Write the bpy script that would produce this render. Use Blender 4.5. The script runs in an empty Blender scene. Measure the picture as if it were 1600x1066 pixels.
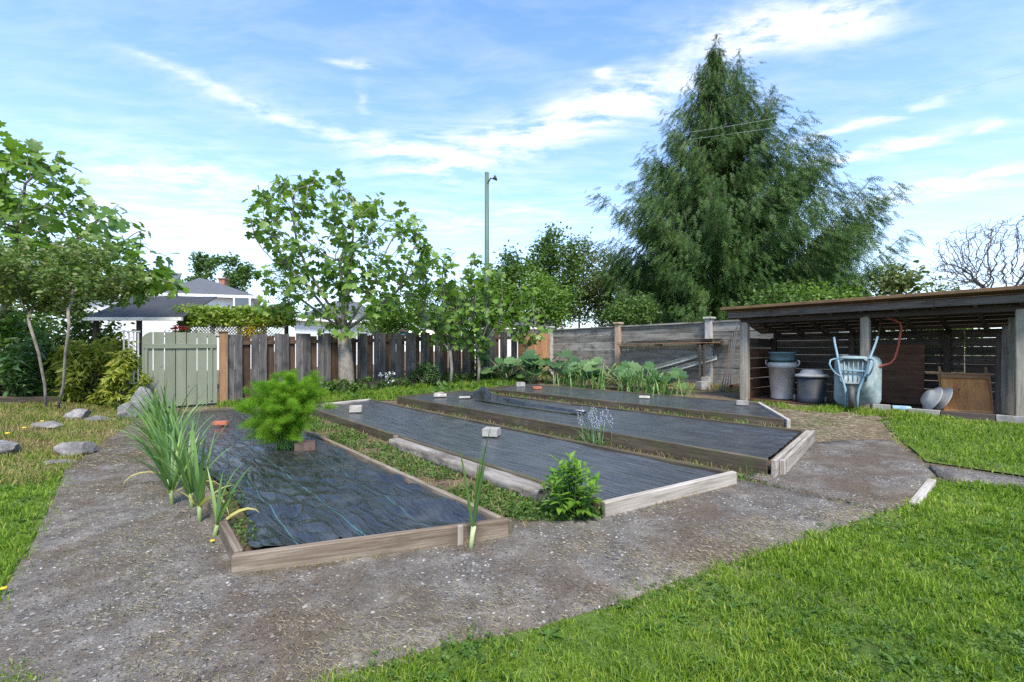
import bpy, bmesh, math, random
import numpy as np
from mathutils import Vector, Matrix, noise
from mathutils.geometry import delaunay_2d_cdt

random.seed(7); rng = np.random.default_rng(7)
scene = bpy.context.scene
C = scene.collection

# ------------------------------------------------------------------ camera
CAMH, FPX, HORIZON = 1.2, 720.0, 549.0
cam_d = bpy.data.cameras.new('camera'); cam = bpy.data.objects.new('camera', cam_d); C.objects.link(cam)
cam.location = (0, 0, CAMH); cam.rotation_euler = (math.radians(90), 0, 0)
cam_d.sensor_width = 36; cam_d.lens = 36 * FPX / 1600; cam_d.shift_y = 0.010
cam_d.clip_start = 0.05; cam_d.clip_end = 3000
scene.camera = cam

# ------------------------------------------------------------------ light and sky
SUN_AZ, SUN_EL = math.radians(170), math.radians(54)
SKY_STRENGTH = 0.15
scene.view_settings.view_transform = 'Standard'; scene.view_settings.look = 'None'
scene.view_settings.gamma = 1; scene.view_settings.use_curve_mapping = False
scene.view_settings.exposure = 1.0
cy = scene.cycles
cy.max_bounces = 6; cy.diffuse_bounces = 3; cy.glossy_bounces = 2; cy.transmission_bounces = 3; cy.transparent_max_bounces = 4
cy.use_adaptive_sampling = True; cy.adaptive_threshold = 0.01; cy.use_denoising = False

def N(nt, typ, ins=None, **props):
    n = nt.nodes.new(typ)
    for k, v in props.items(): setattr(n, k, v)
    for k, v in (ins or {}).items():
        s = n.inputs[k]
        if isinstance(v, bpy.types.NodeSocket): nt.links.new(v, s)
        elif isinstance(v, bpy.types.Node): nt.links.new(v.outputs[0], s)
        else: s.default_value = v
    return n
def M2(nt, op, a, b=0.0, c=None, clamp=False):
    ins = {0: a, 1: b}
    if c is not None: ins[2] = c
    n = N(nt, 'ShaderNodeMath', ins, operation=op); n.use_clamp = clamp
    return n.outputs[0]
def ramp(nt, fac, stops, interp='LINEAR'):
    n = N(nt, 'ShaderNodeValToRGB', {0: fac}); e = n.color_ramp.elements
    n.color_ramp.interpolation = interp
    while len(e) < len(stops): e.new(0.5)
    for i, (p, c) in enumerate(stops):
        e[i].position = p
        e[i].color = (c, c, c, 1) if isinstance(c, (int, float)) else (*c, 1)
    return n.outputs[0]
def mix(nt, f, a, b, blend='MIX'):
    n = N(nt, 'ShaderNodeMix', data_type='RGBA', blend_type=blend)
    for idx, v in ((0, f), (6, a), (7, b)):
        s = n.inputs[idx]
        if isinstance(v, bpy.types.NodeSocket): nt.links.new(v, s)
        elif isinstance(v, (int, float)): s.default_value = v if idx == 0 else (v, v, v, 1)
        else: s.default_value = (*v, 1)
    return n.outputs[2]

world = bpy.data.worlds.new('World'); scene.world = world; world.use_nodes = True
wt = world.node_tree; wt.nodes.clear(); world.cycles.sampling_method = 'MANUAL'; world.cycles.sample_map_resolution = 256
sky = N(wt, 'ShaderNodeTexSky', sky_type='NISHITA', sun_disc=False)
sky.sun_elevation = SUN_EL; sky.sun_rotation = SUN_AZ; sky.air_density = 1.0; sky.dust_density = 0.6; sky.ozone_density = 1.6
tcw = N(wt, 'ShaderNodeTexCoord')
sx = N(wt, 'ShaderNodeSeparateXYZ', {0: tcw.outputs['Generated']})
zc = M2(wt, 'MAXIMUM', sx.outputs[2], 0.035)
u = M2(wt, 'DIVIDE', sx.outputs[0], zc); v = M2(wt, 'DIVIDE', sx.outputs[1], zc)
uv = N(wt, 'ShaderNodeCombineXYZ', {0: u, 1: v}).outputs[0]
warp = N(wt, 'ShaderNodeTexNoise', {'Vector': uv, 'Scale': 1.3, 'Detail': 3.0})
uvw = N(wt, 'ShaderNodeVectorMath', {0: uv, 1: N(wt, 'ShaderNodeVectorMath', {0: warp.outputs['Color'], 1: (0.35, 0.35, 0)}, operation='MULTIPLY').outputs[0]}, operation='ADD').outputs[0]
sepw = N(wt, 'ShaderNodeSeparateXYZ', {0: uvw})
def streak(a, b, width, amount):
    """one soft elongated cloud in the plane of the cloud layer"""
    ax, ay = a; bx, by = b; L = math.hypot(bx-ax, by-ay)
    m = N(wt, 'ShaderNodeMapping', {0: uvw, 'Location': ((ax+bx)/2+0.17, (ay+by)/2+0.17, 0), 'Rotation': (0, 0, math.atan2(by-ay, bx-ax)), 'Scale': (L*.62, width, 1)}, vector_type='TEXTURE')
    d2 = N(wt, 'ShaderNodeVectorMath', {0: m.outputs[0], 1: m.outputs[0]}, operation='DOT_PRODUCT').outputs['Value']
    return M2(wt, 'MULTIPLY', M2(wt, 'POWER', 0.36788, d2), amount)
def pl(px, py): return ((px-800)/(549-py), 720/(549-py))
bands = [streak(pl(230, 95), pl(430, 178), .045, .55), streak(pl(430, 178), pl(690, 262), .12, .75),
         streak(pl(640, 262), pl(900, 200), .22, 1.0), streak(pl(860, 205), pl(1090, 110), .15, 1.0),
         streak(pl(1100, 60), pl(1330, 25), .09, 1.0), streak(pl(1280, 218), pl(1445, 162), .05, 1.1),
         streak(pl(1290, 250), pl(1500, 205), .09, 1.0), streak(pl(1400, 305), pl(1600, 270), .22, 1.0),
         streak(pl(150, 262), pl(420, 290), .35, .6), streak(pl(520, 95), pl(570, 100), .02, 1.2), streak(pl(560, 130), pl(580, 180), .02, .5), streak(pl(1180, 30), pl(1330, 60), .12, .9), streak(pl(930, 118), pl(950, 122), .03, .9), streak(pl(1540, 196), pl(1560, 198), .05, .9),
         streak(pl(240, 370), pl(400, 350), .8, .7), streak(pl(620, 350), pl(900, 330), .5, .35),
         streak((-2.5, -1.5), (2.0, -2.2), .4, .8), streak((-3.5, 0.3), (-1.5, -0.8), .3, .7)]
tot = bands[0]
for b_ in bands[1:]: tot = M2(wt, 'ADD', tot, b_)
n1 = N(wt, 'ShaderNodeTexNoise', {'Vector': N(wt, 'ShaderNodeMapping', {0: uvw, 'Rotation': (0, 0, 0.5), 'Scale': (1.6, 4.2, 1)}).outputs[0], 'Scale': 1.6, 'Detail': 7.0, 'Roughness': 0.62})
n2 = N(wt, 'ShaderNodeTexNoise', {'Vector': uvw, 'Scale': 7.0, 'Detail': 5.0, 'Roughness': 0.65})
nn = M2(wt, 'ADD', M2(wt, 'MULTIPLY', n1.outputs[0], 0.6), M2(wt, 'MULTIPLY', n2.outputs[0], 0.4))
cl = M2(wt, 'MULTIPLY', tot, ramp(wt, nn, [(0.41, 0.04), (0.61, 1.0)]))
veil = ramp(wt, n1.outputs[0], [(0.42, 0.02), (0.85, 0.26)])
hz = ramp(wt, sx.outputs[2], [(0.0, 0.58), (0.14, 0.38), (0.32, 0.12), (0.60, 0.0)])
f1 = M2(wt, 'ADD', M2(wt, 'ADD', cl, veil), hz)
fac = M2(wt, 'MINIMUM', f1, 0.94)
skyb = mix(wt, 1.0, sky.outputs[0], (.86, 1.10, 1.32), 'MULTIPLY')
skyc = mix(wt, fac, skyb, (4.5, 4.55, 4.65))
bg = N(wt, 'ShaderNodeBackground', {0: skyc, 1: SKY_STRENGTH})
N(wt, 'ShaderNodeOutputWorld', {0: bg})

sun_d = bpy.data.lights.new('sun', 'SUN'); sun = bpy.data.objects.new('sun', sun_d); C.objects.link(sun)
sun_d.energy = 3.3; sun_d.angle = math.radians(14); sun_d.color = (1.0, 0.93, 0.82)
sdir = Vector((math.sin(SUN_AZ)*math.cos(SUN_EL), math.cos(SUN_AZ)*math.cos(SUN_EL), math.sin(SUN_EL)))
sun.rotation_euler = sdir.to_track_quat('Z', 'Y').to_euler(); sun.location = sdir * 60

# ------------------------------------------------------------------ the lie of the land
DV = Vector((-0.636, 0.771, 0)); NV = Vector((0.771, 0.636, 0))        # along the beds / across them
def sstep(a, b, x):
    t = min(1, max(0, (x-a)/(b-a))); return t*t*(3-2*t)
def H(x, y):
    s = 0.771*x + 0.636*y
    t = s - 1.0
    h = 0.0 if t < -0.5 else (0.033*(t+0.5)**2/2 if t < 0.5 else 0.033*t)
    if h > 0.30: h = 0.30 + 0.08*math.tanh((h-0.30)/0.08)
    d = (x+4.49)*-0.832 + (y-4.65)*-0.554
    return h + 0.30*sstep(0.1, 2.6, d)*sstep(3.4, 6.5, y)*sstep(24, 12, -x)
def G(px, py, dz=0.0):
    y = 5.0
    for _ in range(40):
        x = (px-800)/FPX*y
        yn = FPX*(CAMH-H(x, y)-dz)/(py-HORIZON)
        y = y*0.3 + yn*0.7
    x = (px-800)/FPX*y
    return Vector((x, y, H(x, y)+dz))
def at(px, py, Y): return Vector(((px-800)/FPX*Y, Y, CAMH+(HORIZON-py)/FPX*Y))
def W(x, y, dz=0.0): return Vector((x, y, H(x, y)+dz))

# ------------------------------------------------------------------ object helpers
def tag(o, label=None, cat=None, group=None, kind=None):
    for k, val in (('label', label), ('category', cat), ('group', group), ('kind', kind)):
        if val: o[k] = val
    return o
def wm(o):
    m = o.matrix_basis.copy()
    return (wm(o.parent) @ m) if o.parent else m
def obj(name, me, mat=None, parent=None, M=None):
    o = bpy.data.objects.new(name, me); C.objects.link(o)
    if mat is not None and me is not None and not me.materials: me.materials.append(mat)
    M = M if M is not None else Matrix()
    if parent is not None:
        o.parent = parent; o.matrix_basis = wm(parent).inverted() @ M
    else: o.matrix_basis = M
    return o
def thing(name, loc, label, cat, group=None):
    o = obj(name, None, M=Matrix.Translation(loc)); o.empty_display_size = 0.1
    return tag(o, label, cat, group)
def tri_mesh(name, V, T, smooth=False, attr=None):
    V = np.ascontiguousarray(V, dtype=np.float32); T = np.ascontiguousarray(T, dtype=np.int32)
    me = bpy.data.meshes.new(name); me.vertices.add(len(V)); me.vertices.foreach_set('co', V.ravel())
    me.loops.add(len(T)*3); me.loops.foreach_set('vertex_index', T.ravel())
    me.polygons.add(len(T)); me.polygons.foreach_set('loop_start', np.arange(0, len(T)*3, 3, dtype=np.int32))
    me.polygons.foreach_set('use_smooth', np.full(len(T), smooth))
    me.update(calc_edges=True); me.validate()
    return me
class Geo:
    def __init__(s): s.V = []; s.T = []; s.n = 0
    def add(s, V, T):
        V = np.asarray(V, dtype=np.float64).reshape(-1, 3); s.V.append(V); s.T.append(np.asarray(T, dtype=np.int64).reshape(-1, 3)+s.n); s.n += len(V)
    def box(s, a, b):
        x0, y0, z0 = a; x1, y1, z1 = b
        V = [(x, y, z) for z in (z0, z1) for y in (y0, y1) for x in (x0, x1)]
        s.add(V, [(0,2,1),(1,2,3),(4,5,6),(5,7,6),(0,1,4),(1,5,4),(2,6,3),(3,6,7),(0,4,2),(2,4,6),(1,3,5),(3,7,5)])
    def tube(s, P, R, sides=6, cap=True):
        P = [Vector(p) for p in P]; n = len(P)
        if isinstance(R, (int, float)): R = [R]*n
        t0 = (P[1]-P[0]).normalized(); ref = Vector((0, 0, 1)) if abs(t0.z) < 0.9 else Vector((1, 0, 0))
        a = t0.cross(ref).normalized(); V = []
        for i in range(n):
            t = (P[min(i+1, n-1)]-P[max(i-1, 0)]).normalized()
            a = (a - t*a.dot(t)).normalized(); b = t.cross(a)
            for k in range(sides):
                th = 2*math.pi*k/sides
                V.append(P[i] + (a*math.cos(th)+b*math.sin(th))*R[i])
        T = []
        for i in range(n-1):
            for k in range(sides):
                q = i*sides+k; r = i*sides+(k+1) % sides
                T += [(q, r, q+sides), (r, r+sides, q+sides)]
        if cap:
            V += [P[0], P[-1]]
            for k in range(sides):
                T += [(n*sides, (k+1) % sides, k), (n*sides+1, (n-1)*sides+k, (n-1)*sides+(k+1) % sides)]
        s.add(V, T)
    def lathe(s, prof, seg=24, closed=False):
        V = []; T = []; m = len(prof)
        for k in range(seg):
            th = 2*math.pi*k/seg
            V += [(r*math.cos(th), r*math.sin(th), z) for r, z in prof]
        for k in range(seg):
            k2 = (k+1) % seg
            for i in range(m-1):
                a, b, c, d = k*m+i, k2*m+i, k2*m+i+1, k*m+i+1
                T += [(a, b, c), (a, c, d)]
        s.add(V, T)
    def prism(s, poly, z0, z1):
        n = len(poly); cx = sum(p[0] for p in poly)/n; cy = sum(p[1] for p in poly)/n
        V = [(x, y, z0) for x, y in poly]+[(x, y, z1) for x, y in poly]+[(cx, cy, z0), (cx, cy, z1)]
        T = []
        for i in range(n):
            j = (i+1) % n
            T += [(i, j, n+j), (i, n+j, n+i), (2*n, j, i), (2*n+1, n+i, n+j)]
        s.add(V, T)
    def mesh(s, name, smooth=False): return tri_mesh(name, np.concatenate(s.V), np.concatenate(s.T), smooth)
    def build(s, name, mat, parent=None, M=None, smooth=False, local=False):
        V = np.concatenate(s.V); T = np.concatenate(s.T)
        if parent is not None and M is None and not local:      # world-space vertices under a parent
            inv = np.array(wm(parent).inverted()); V = V @ inv[:3, :3].T + inv[:3, 3]
            o = bpy.data.objects.new(name, tri_mesh(name, V, T, smooth)); C.objects.link(o); o.data.materials.append(mat); o.parent = parent
            return o
        return obj(name, tri_mesh(name, V, T, smooth), mat, parent, M)
def scatter(V, T, Ms):
    """template (V,T) placed by an (n,4,4) stack of matrices"""
    V = np.asarray(V, float); T = np.asarray(T, int); Ms = np.asarray(Ms, float)
    out = np.einsum('nij,vj->nvi', Ms[:, :3, :3], V) + Ms[:, None, :3, 3]
    TT = T[None] + (np.arange(len(Ms))*len(V))[:, None, None]
    return out.reshape(-1, 3), TT.reshape(-1, 3)
_bc = {}
def board_mesh(L, Wd, T, mat, bev=0.004, var=0):
    key = (round(L, 2), round(Wd, 3), round(T, 3), mat.name, var)
    if key in _bc: return _bc[key]
    bm = bmesh.new(); bmesh.ops.create_cube(bm, size=1)
    r = random.Random(hash(key[:3]) + var)
    for vv in bm.verts: vv.co = Vector((vv.co.x*key[0] + r.uniform(-.004, .004), vv.co.y*Wd*(1+r.uniform(-.02, .02)), vv.co.z*T + r.uniform(-.002, .002)))
    bmesh.ops.bevel(bm, geom=list(bm.edges), offset=min(bev, T*0.3), segments=1, affect='EDGES')
    me = bpy.data.meshes.new('board'); bm.to_mesh(me); bm.free(); me.materials.append(mat); _bc[key] = me
    return me
def frame(p0, p1, zdir):
    p0, p1, zdir = Vector(p0), Vector(p1), Vector(zdir)
    x = (p1-p0).normalized(); y = zdir.cross(x).normalized(); z = x.cross(y)
    M = Matrix((x, y, z)).transposed().to_4x4(); M.translation = (p0+p1)/2
    return M
def board(name, p0, p1, Wd, T, zdir, mat, parent=None, var=0, bev=0.004):
    L = (Vector(p1)-Vector(p0)).length
    return obj(name, board_mesh(L, Wd, T, mat, bev, var), None, parent, frame(p0, p1, zdir))

# ------------------------------------------------------------------ materials
def newmat(name):
    m = bpy.data.materials.new(name); m.use_nodes = True; nt = m.node_tree; nt.nodes.clear()
    return m, nt
def pbr(nt, col, rough=0.8, bump=None, strength=0.3, dist=0.01, metal=0.0, spec=0.5, trans=None):
    p = N(nt, 'ShaderNodeBsdfPrincipled')
    for k, val in (('Base Color', col), ('Roughness', rough), ('Metallic', metal), ('Specular IOR Level', spec)):
        s = p.inputs[k]
        if isinstance(val, bpy.types.NodeSocket): nt.links.new(val, s)
        elif isinstance(val, (tuple, list)): s.default_value = (*val, 1)
        else: s.default_value = val
    if bump is not None:
        b = N(nt, 'ShaderNodeBump', {'Height': bump, 'Strength': strength, 'Distance': dist}); nt.links.new(b.outputs[0], p.inputs['Normal'])
    out = p.outputs[0]
    if trans is not None:
        f, tcol = trans
        t = N(nt, 'ShaderNodeBsdfTranslucent')
        nt.links.new(tcol, t.inputs[0]) if isinstance(tcol, bpy.types.NodeSocket) else setattr(t.inputs[0], 'default_value', (*tcol, 1))
        out = N(nt, 'ShaderNodeMixShader', {0: f, 1: out, 2: t.outputs[0]}).outputs[0]
    N(nt, 'ShaderNodeOutputMaterial', {0: out})
def coords(nt, scale=(1, 1, 1), rnd=True, kind='Object'):
    tc = N(nt, 'ShaderNodeTexCoord'); vec = tc.outputs[kind]
    if rnd:
        oi = N(nt, 'ShaderNodeObjectInfo')
        off = N(nt, 'ShaderNodeCombineXYZ', {0: M2(nt, 'MULTIPLY', oi.outputs['Random'], 37.0), 1: M2(nt, 'MULTIPLY', oi.outputs['Random'], 91.0), 2: M2(nt, 'MULTIPLY', oi.outputs['Random'], 53.0)})
        vec = N(nt, 'ShaderNodeVectorMath', {0: vec, 1: off.outputs[0]}, operation='ADD').outputs[0]
    return N(nt, 'ShaderNodeMapping', {0: vec, 'Scale': scale}).outputs[0]
def noise_t(nt, vec, scale, detail=5.0, rough=0.55): return N(nt, 'ShaderNodeTexNoise', {'Vector': vec, 'Scale': scale, 'Detail': detail, 'Roughness': rough}).outputs[0]
def mat_wood(name, c_dark, c_mid, c_light, stain=(.05, .04, .035), rough=.85, moss=0.0, grain=1.0, amt=.55):
    m, nt = newmat(name)
    fine = noise_t(nt, coords(nt, (1.2, 26*grain, 26*grain)), 3.0, 8.0, .65)
    wide = noise_t(nt, coords(nt, (.5, 6, 6)), 2.2, 4.0)
    blot = noise_t(nt, coords(nt, (1, 1.6, 1.6)), 2.4, 6.0, .6)
    oi = N(nt, 'ShaderNodeObjectInfo')
    g = M2(nt, 'ADD', M2(nt, 'MULTIPLY', fine, .55), M2(nt, 'MULTIPLY', wide, .45))
    g = M2(nt, 'ADD', g, M2(nt, 'MULTIPLY', M2(nt, 'SUBTRACT', oi.outputs['Random'], .5), .14))
    col = ramp(nt, g, [(.33, c_dark), (.5, c_mid), (.66, c_light)])
    col = mix(nt, M2(nt, 'MULTIPLY', ramp(nt, blot, [(.5, 0.0), (.68, 1.0)]), amt), col, stain)
    vor = N(nt, 'ShaderNodeTexVoronoi', {'Vector': coords(nt, (1.0, 2.4, 2.4)), 'Scale': 2.6}).outputs['Distance']
    col = mix(nt, M2(nt, 'MULTIPLY', ramp(nt, vor, [(.035, 1.0), (.085, 0.0)]), .8), col, (.035, .026, .02))
    if moss:
        mo = noise_t(nt, coords(nt, (1, 1, 1)), 5.0, 7.0, .7)
        col = mix(nt, M2(nt, 'MULTIPLY', ramp(nt, mo, [(.48, 0.0), (.62, 1.0)]), moss), col, (.075, .085, .03))
    pbr(nt, col, rough, fine, .6, .006, spec=.25)
    return m
def mat_leaf(name, cols, trans=.35, rough=.55, tcol=1.5, spec=.35, vein=0):
    m, nt = newmat(name)
    ge = N(nt, 'ShaderNodeNewGeometry'); oi = N(nt, 'ShaderNodeObjectInfo')
    r = M2(nt, 'FRACT', M2(nt, 'ADD', ge.outputs['Random Per Island'], M2(nt, 'MULTIPLY', oi.outputs['Random'], 7.3)))
    patch = noise_t(nt, N(nt, 'ShaderNodeMapping', {0: ge.outputs['Position']}).outputs[0], 1.7, 3.0)
    r = M2(nt, 'ADD', M2(nt, 'MULTIPLY', r, .75), M2(nt, 'MULTIPLY', M2(nt, 'SUBTRACT', patch, .35), .8), clamp=True)
    n = len(cols); col = ramp(nt, r, [(i/(n-1), c) for i, c in enumerate(cols)])
    tc = mix(nt, 1.0, col, (tcol*1.05, tcol*1.1, tcol*.55), 'MULTIPLY')
    pbr(nt, col, rough, spec=spec, trans=(trans, tc))
    return m
def mat_plain(name, col, rough=.6, var=.25, scale=6.0, metal=0.0, bump=.15, dirt=None, spec=.4):
    m, nt = newmat(name)
    a = noise_t(nt, coords(nt), scale, 6.0, .6); b = noise_t(nt, coords(nt), scale*9, 4.0)
    c0 = tuple(x*(1-var) for x in col); c1 = tuple(min(1, x*(1+var)) for x in col)
    cc = ramp(nt, a, [(.3, c0), (.7, c1)])
    if dirt: cc = mix(nt, M2(nt, 'MULTIPLY', ramp(nt, noise_t(nt, coords(nt), scale*.7, 7.0, .7), [(.48, 0.0), (.68, 1.0)]), .7), cc, dirt)
    pbr(nt, cc, rough, b, bump, .004, metal, spec)
    return m
# weathered timber
M_grey = mat_wood('weathered_grey_wood', (.030, .028, .028), (.085, .078, .074), (.17, .155, .145), (.022, .02, .02), amt=.75)
M_brown = mat_wood('red_brown_wood', (.036, .021, .013), (.078, .046, .028), (.135, .084, .053), (.03, .019, .012), amt=.5)
M_post = mat_wood('tan_post_wood', (.15, .075, .035), (.23, .12, .06), (.30, .175, .095), (.09, .05, .03), amt=.35)
M_cedar = mat_wood('new_cedar_wood', (.22, .10, .045), (.34, .175, .085), (.42, .24, .13), (.2, .09, .04), amt=.2)
M_bed = mat_wood('bed_board_wood', (.07, .05, .034), (.165, .125, .09), (.29, .24, .185), (.055, .038, .026), amt=.6)
M_bedtop = mat_wood('pale_bed_wood', (.16, .135, .11), (.34, .30, .255), (.48, .44, .39), (.12, .10, .08), amt=.4)
M_bedold = mat_wood('old_mossy_bed_wood', (.035, .028, .02), (.085, .065, .046), (.16, .13, .095), (.03, .026, .018), moss=.55)
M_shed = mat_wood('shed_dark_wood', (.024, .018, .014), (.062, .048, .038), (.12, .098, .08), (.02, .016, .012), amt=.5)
M_shedpost = mat_wood('shed_post_wood', (.10, .085, .065), (.23, .20, .16), (.36, .32, .265), (.09, .08, .05), amt=.5)
M_fascia = mat_wood('shed_fascia_wood', (.045, .036, .03), (.11, .092, .078), (.20, .175, .15), (.03, .024, .02), amt=.7)
M_ply = mat_wood('plywood', (.32, .135, .045), (.46, .215, .08), (.56, .30, .13), (.26, .11, .045), grain=.25, amt=.5)
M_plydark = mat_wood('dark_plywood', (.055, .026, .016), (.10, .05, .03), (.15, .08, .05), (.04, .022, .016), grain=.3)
M_wallwood = mat_wood('wall_board', (.085, .075, .062), (.21, .195, .17), (.34, .32, .285), (.07, .062, .052), amt=.75, moss=.12)
M_gate = mat_wood('sage_green_paint', (.15, .165, .115), (.19, .205, .145), (.22, .235, .17), (.15, .155, .115), rough=.6, amt=.25)
M_bark = mat_plain('grey_bark', (.20, .175, .145), .9, .4, 9, bump=.8, dirt=(.10, .09, .07))
M_barkd = mat_plain('dark_bark', (.10, .08, .06), .9, .4, 9, bump=.8)
M_twig = mat_plain('bare_twig', (.075, .062, .066), .9, .3, 6, bump=.3)
M_soil = None
# ------------------------------------------------------------------ ground materials
def mat_ground():
    m, nt = newmat('garden_soil')
    p = coords(nt, rnd=False)
    a = noise_t(nt, p, 1.1, 8.0, .62); b = noise_t(nt, p, 14.0, 7.0, .65); c = noise_t(nt, p, 60.0, 4.0, .6)
    col = ramp(nt, b, [(.3, (.055, .038, .025)), (.5, (.115, .082, .055)), (.7, (.21, .16, .105))])
    straw = ramp(nt, c, [(.35, (.10, .07, .042)), (.65, (.24, .175, .10))])
    col = mix(nt, ramp(nt, a, [(.47, 0.0), (.62, .75)]), col, straw)
    gr = noise_t(nt, N(nt, 'ShaderNodeMapping', {0: p, 'Location': (9, 4, 0)}).outputs[0], 1.6, 6.0, .65)
    col = mix(nt, ramp(nt, gr, [(.52, 0.0), (.64, .7)]), col, (.06, .085, .02))
    pbr(nt, col, .95, M2(nt, 'ADD', b, M2(nt, 'MULTIPLY', c, .5)), .8, .03, spec=.2)
    return m
def mat_lawn():
    m, nt = newmat('lawn_thatch')
    p = coords(nt, rnd=False)
    b = noise_t(nt, p, 9.0, 6.0, .65); c = noise_t(nt, p, 90.0, 3.0, .6); a = noise_t(nt, p, 1.3, 4.0)
    col = ramp(nt, M2(nt, 'ADD', M2(nt, 'MULTIPLY', b, .5), M2(nt, 'MULTIPLY', c, .5)), [(.3, (.030, .050, .010)), (.52, (.075, .125, .022)), (.7, (.15, .19, .045))])
    col = mix(nt, ramp(nt, a, [(.5, 0.0), (.7, .35)]), col, (.18, .16, .06))
    pbr(nt, col, .95, c, .7, .02, spec=.2)
    return m
def mat_path():
    m, nt = newmat('exposed_aggregate_concrete')
    p = coords(nt, rnd=False)
    wv = N(nt, 'ShaderNodeTexNoise', {'Vector': p, 'Scale': 25.0, 'Detail': 2.0})
    pw = N(nt, 'ShaderNodeVectorMath', {0: p, 1: N(nt, 'ShaderNodeVectorMath', {0: wv.outputs['Color'], 1: (.025, .025, .0)}, operation='MULTIPLY').outputs[0]}, operation='ADD').outputs[0]
    v1 = N(nt, 'ShaderNodeTexVoronoi', {'Vector': pw, 'Scale': 46.0}); v2 = N(nt, 'ShaderNodeTexVoronoi', {'Vector': pw, 'Scale': 130.0})
    s1 = N(nt, 'ShaderNodeSeparateColor', {0: v1.outputs['Color']}); s2 = N(nt, 'ShaderNodeSeparateColor', {0: v2.outputs['Color']})
    dust = noise_t(nt, p, 6.0, 8.0, .7)
    base = ramp(nt, dust, [(.3, (.056, .047, .038)), (.5, (.125, .109, .090)), (.7, (.225, .202, .172))])
    st1 = ramp(nt, s1.outputs[0], [(0, (.05, .044, .038)), (.35, (.125, .115, .105)), (.6, (.205, .175, .14)), (.8, (.27, .26, .245)), (1, (.52, .49, .44))])
    st2 = ramp(nt, s2.outputs[1], [(0, (.045, .04, .036)), (.5, (.13, .12, .105)), (.85, (.22, .21, .20)), (1, (.42, .40, .36))])
    big = M2(nt, 'MULTIPLY', ramp(nt, v1.outputs['Distance'], [(.25, 1.0), (.48, 0.0)]), ramp(nt, s1.outputs[2], [(.42, 0.0), (.5, 1.0)]))
    small = M2(nt, 'MULTIPLY', ramp(nt, v2.outputs['Distance'], [(.28, 1.0), (.5, 0.0)]), ramp(nt, s2.outputs[2], [(.3, 0.0), (.4, 1.0)]))
    col = mix(nt, small, base, st2); col = mix(nt, big, col, st1)
    # dirt and dry clippings trodden over the slab; worn pale patches
    d1 = noise_t(nt, p, 1.25, 9.0, .68); d2 = noise_t(nt, N(nt, 'ShaderNodeMapping', {0: p, 'Location': (3, 7, 0)}).outputs[0], 2.1, 9.0, .72)
    col = mix(nt, ramp(nt, d1, [(.47, 0.0), (.60, .8)]), col, ramp(nt, noise_t(nt, p, 45.0, 5.0, .7), [(.3, (.045, .03, .019)), (.7, (.13, .092, .058))]))
    col = mix(nt, ramp(nt, d2, [(.60, 0.0), (.68, .55)]), col, (.26, .25, .24))
    h = M2(nt, 'ADD', M2(nt, 'MULTIPLY', big, .6), M2(nt, 'ADD', M2(nt, 'MULTIPLY', small, .35), M2(nt, 'MULTIPLY', dust, .4)))
    pbr(nt, col, .88, h, .9, .012, spec=.3)
    return m
M_soil, M_lawn, M_path = mat_ground(), mat_lawn(), mat_path()

def sheet(name, poly, off, mat, res=.3, amp=.0, edge=.0, thick=0.0, parent=None, seed=0):
    """a sheet over the polygon (world xy), draped on the land"""
    r = random.Random(seed); P = []
    n = len(poly)
    for i in range(n):
        a, b = Vector(poly[i][:2]), Vector(poly[(i+1) % n][:2]); k = max(1, int((b-a).length/(res*.6)))
        nrm = Vector((-(b-a).y, (b-a).x)).normalized()
        for j in range(k):
            q = a.lerp(b, j/k)
            if edge: q = q + nrm*edge*(noise.noise(Vector((q.x*2.3, q.y*2.3, seed)))+.5*noise.noise(Vector((q.x*9, q.y*9, seed))))
            P.append(q)
    E = [(i, (i+1) % len(P)) for i in range(len(P))]
    xs = [p.x for p in P]; ys = [p.y for p in P]; I = []
    x = min(xs)
    while x < max(xs):
        y = min(ys)
        while y < max(ys):
            I.append(Vector((x+r.uniform(-.2, .2)*res, y+r.uniform(-.2, .2)*res))); y += res
        x += res
    co, ed, fa, *_ = delaunay_2d_cdt(P+I, E, [], 1, 1e-5)
    V = [(c.x, c.y, H(c.x, c.y)+off+amp*noise.noise(Vector((c.x*3, c.y*3, 5)))) for c in co]
    me = bpy.data.meshes.new(name); me.from_pydata(V, [], [tuple(f) for f in fa]); me.update()
    if sum(p.normal.z for p in me.polygons) < 0: me.flip_normals()
    for p in me.polygons: p.use_smooth = True
    if thick:
        bm = bmesh.new(); bm.from_mesh(me)
        be = [e for e in bm.edges if e.is_boundary]
        ret = bmesh.ops.extrude_edge_only(bm, edges=be)
        for g in ret['geom']:
            if isinstance(g, bmesh.types.BMVert): g.co.z -= thick
        bm.to_mesh(me); bm.free()
    o = obj(name, me, mat, parent)
    return o
def px(pts): return [G(*p) for p in pts]

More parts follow.
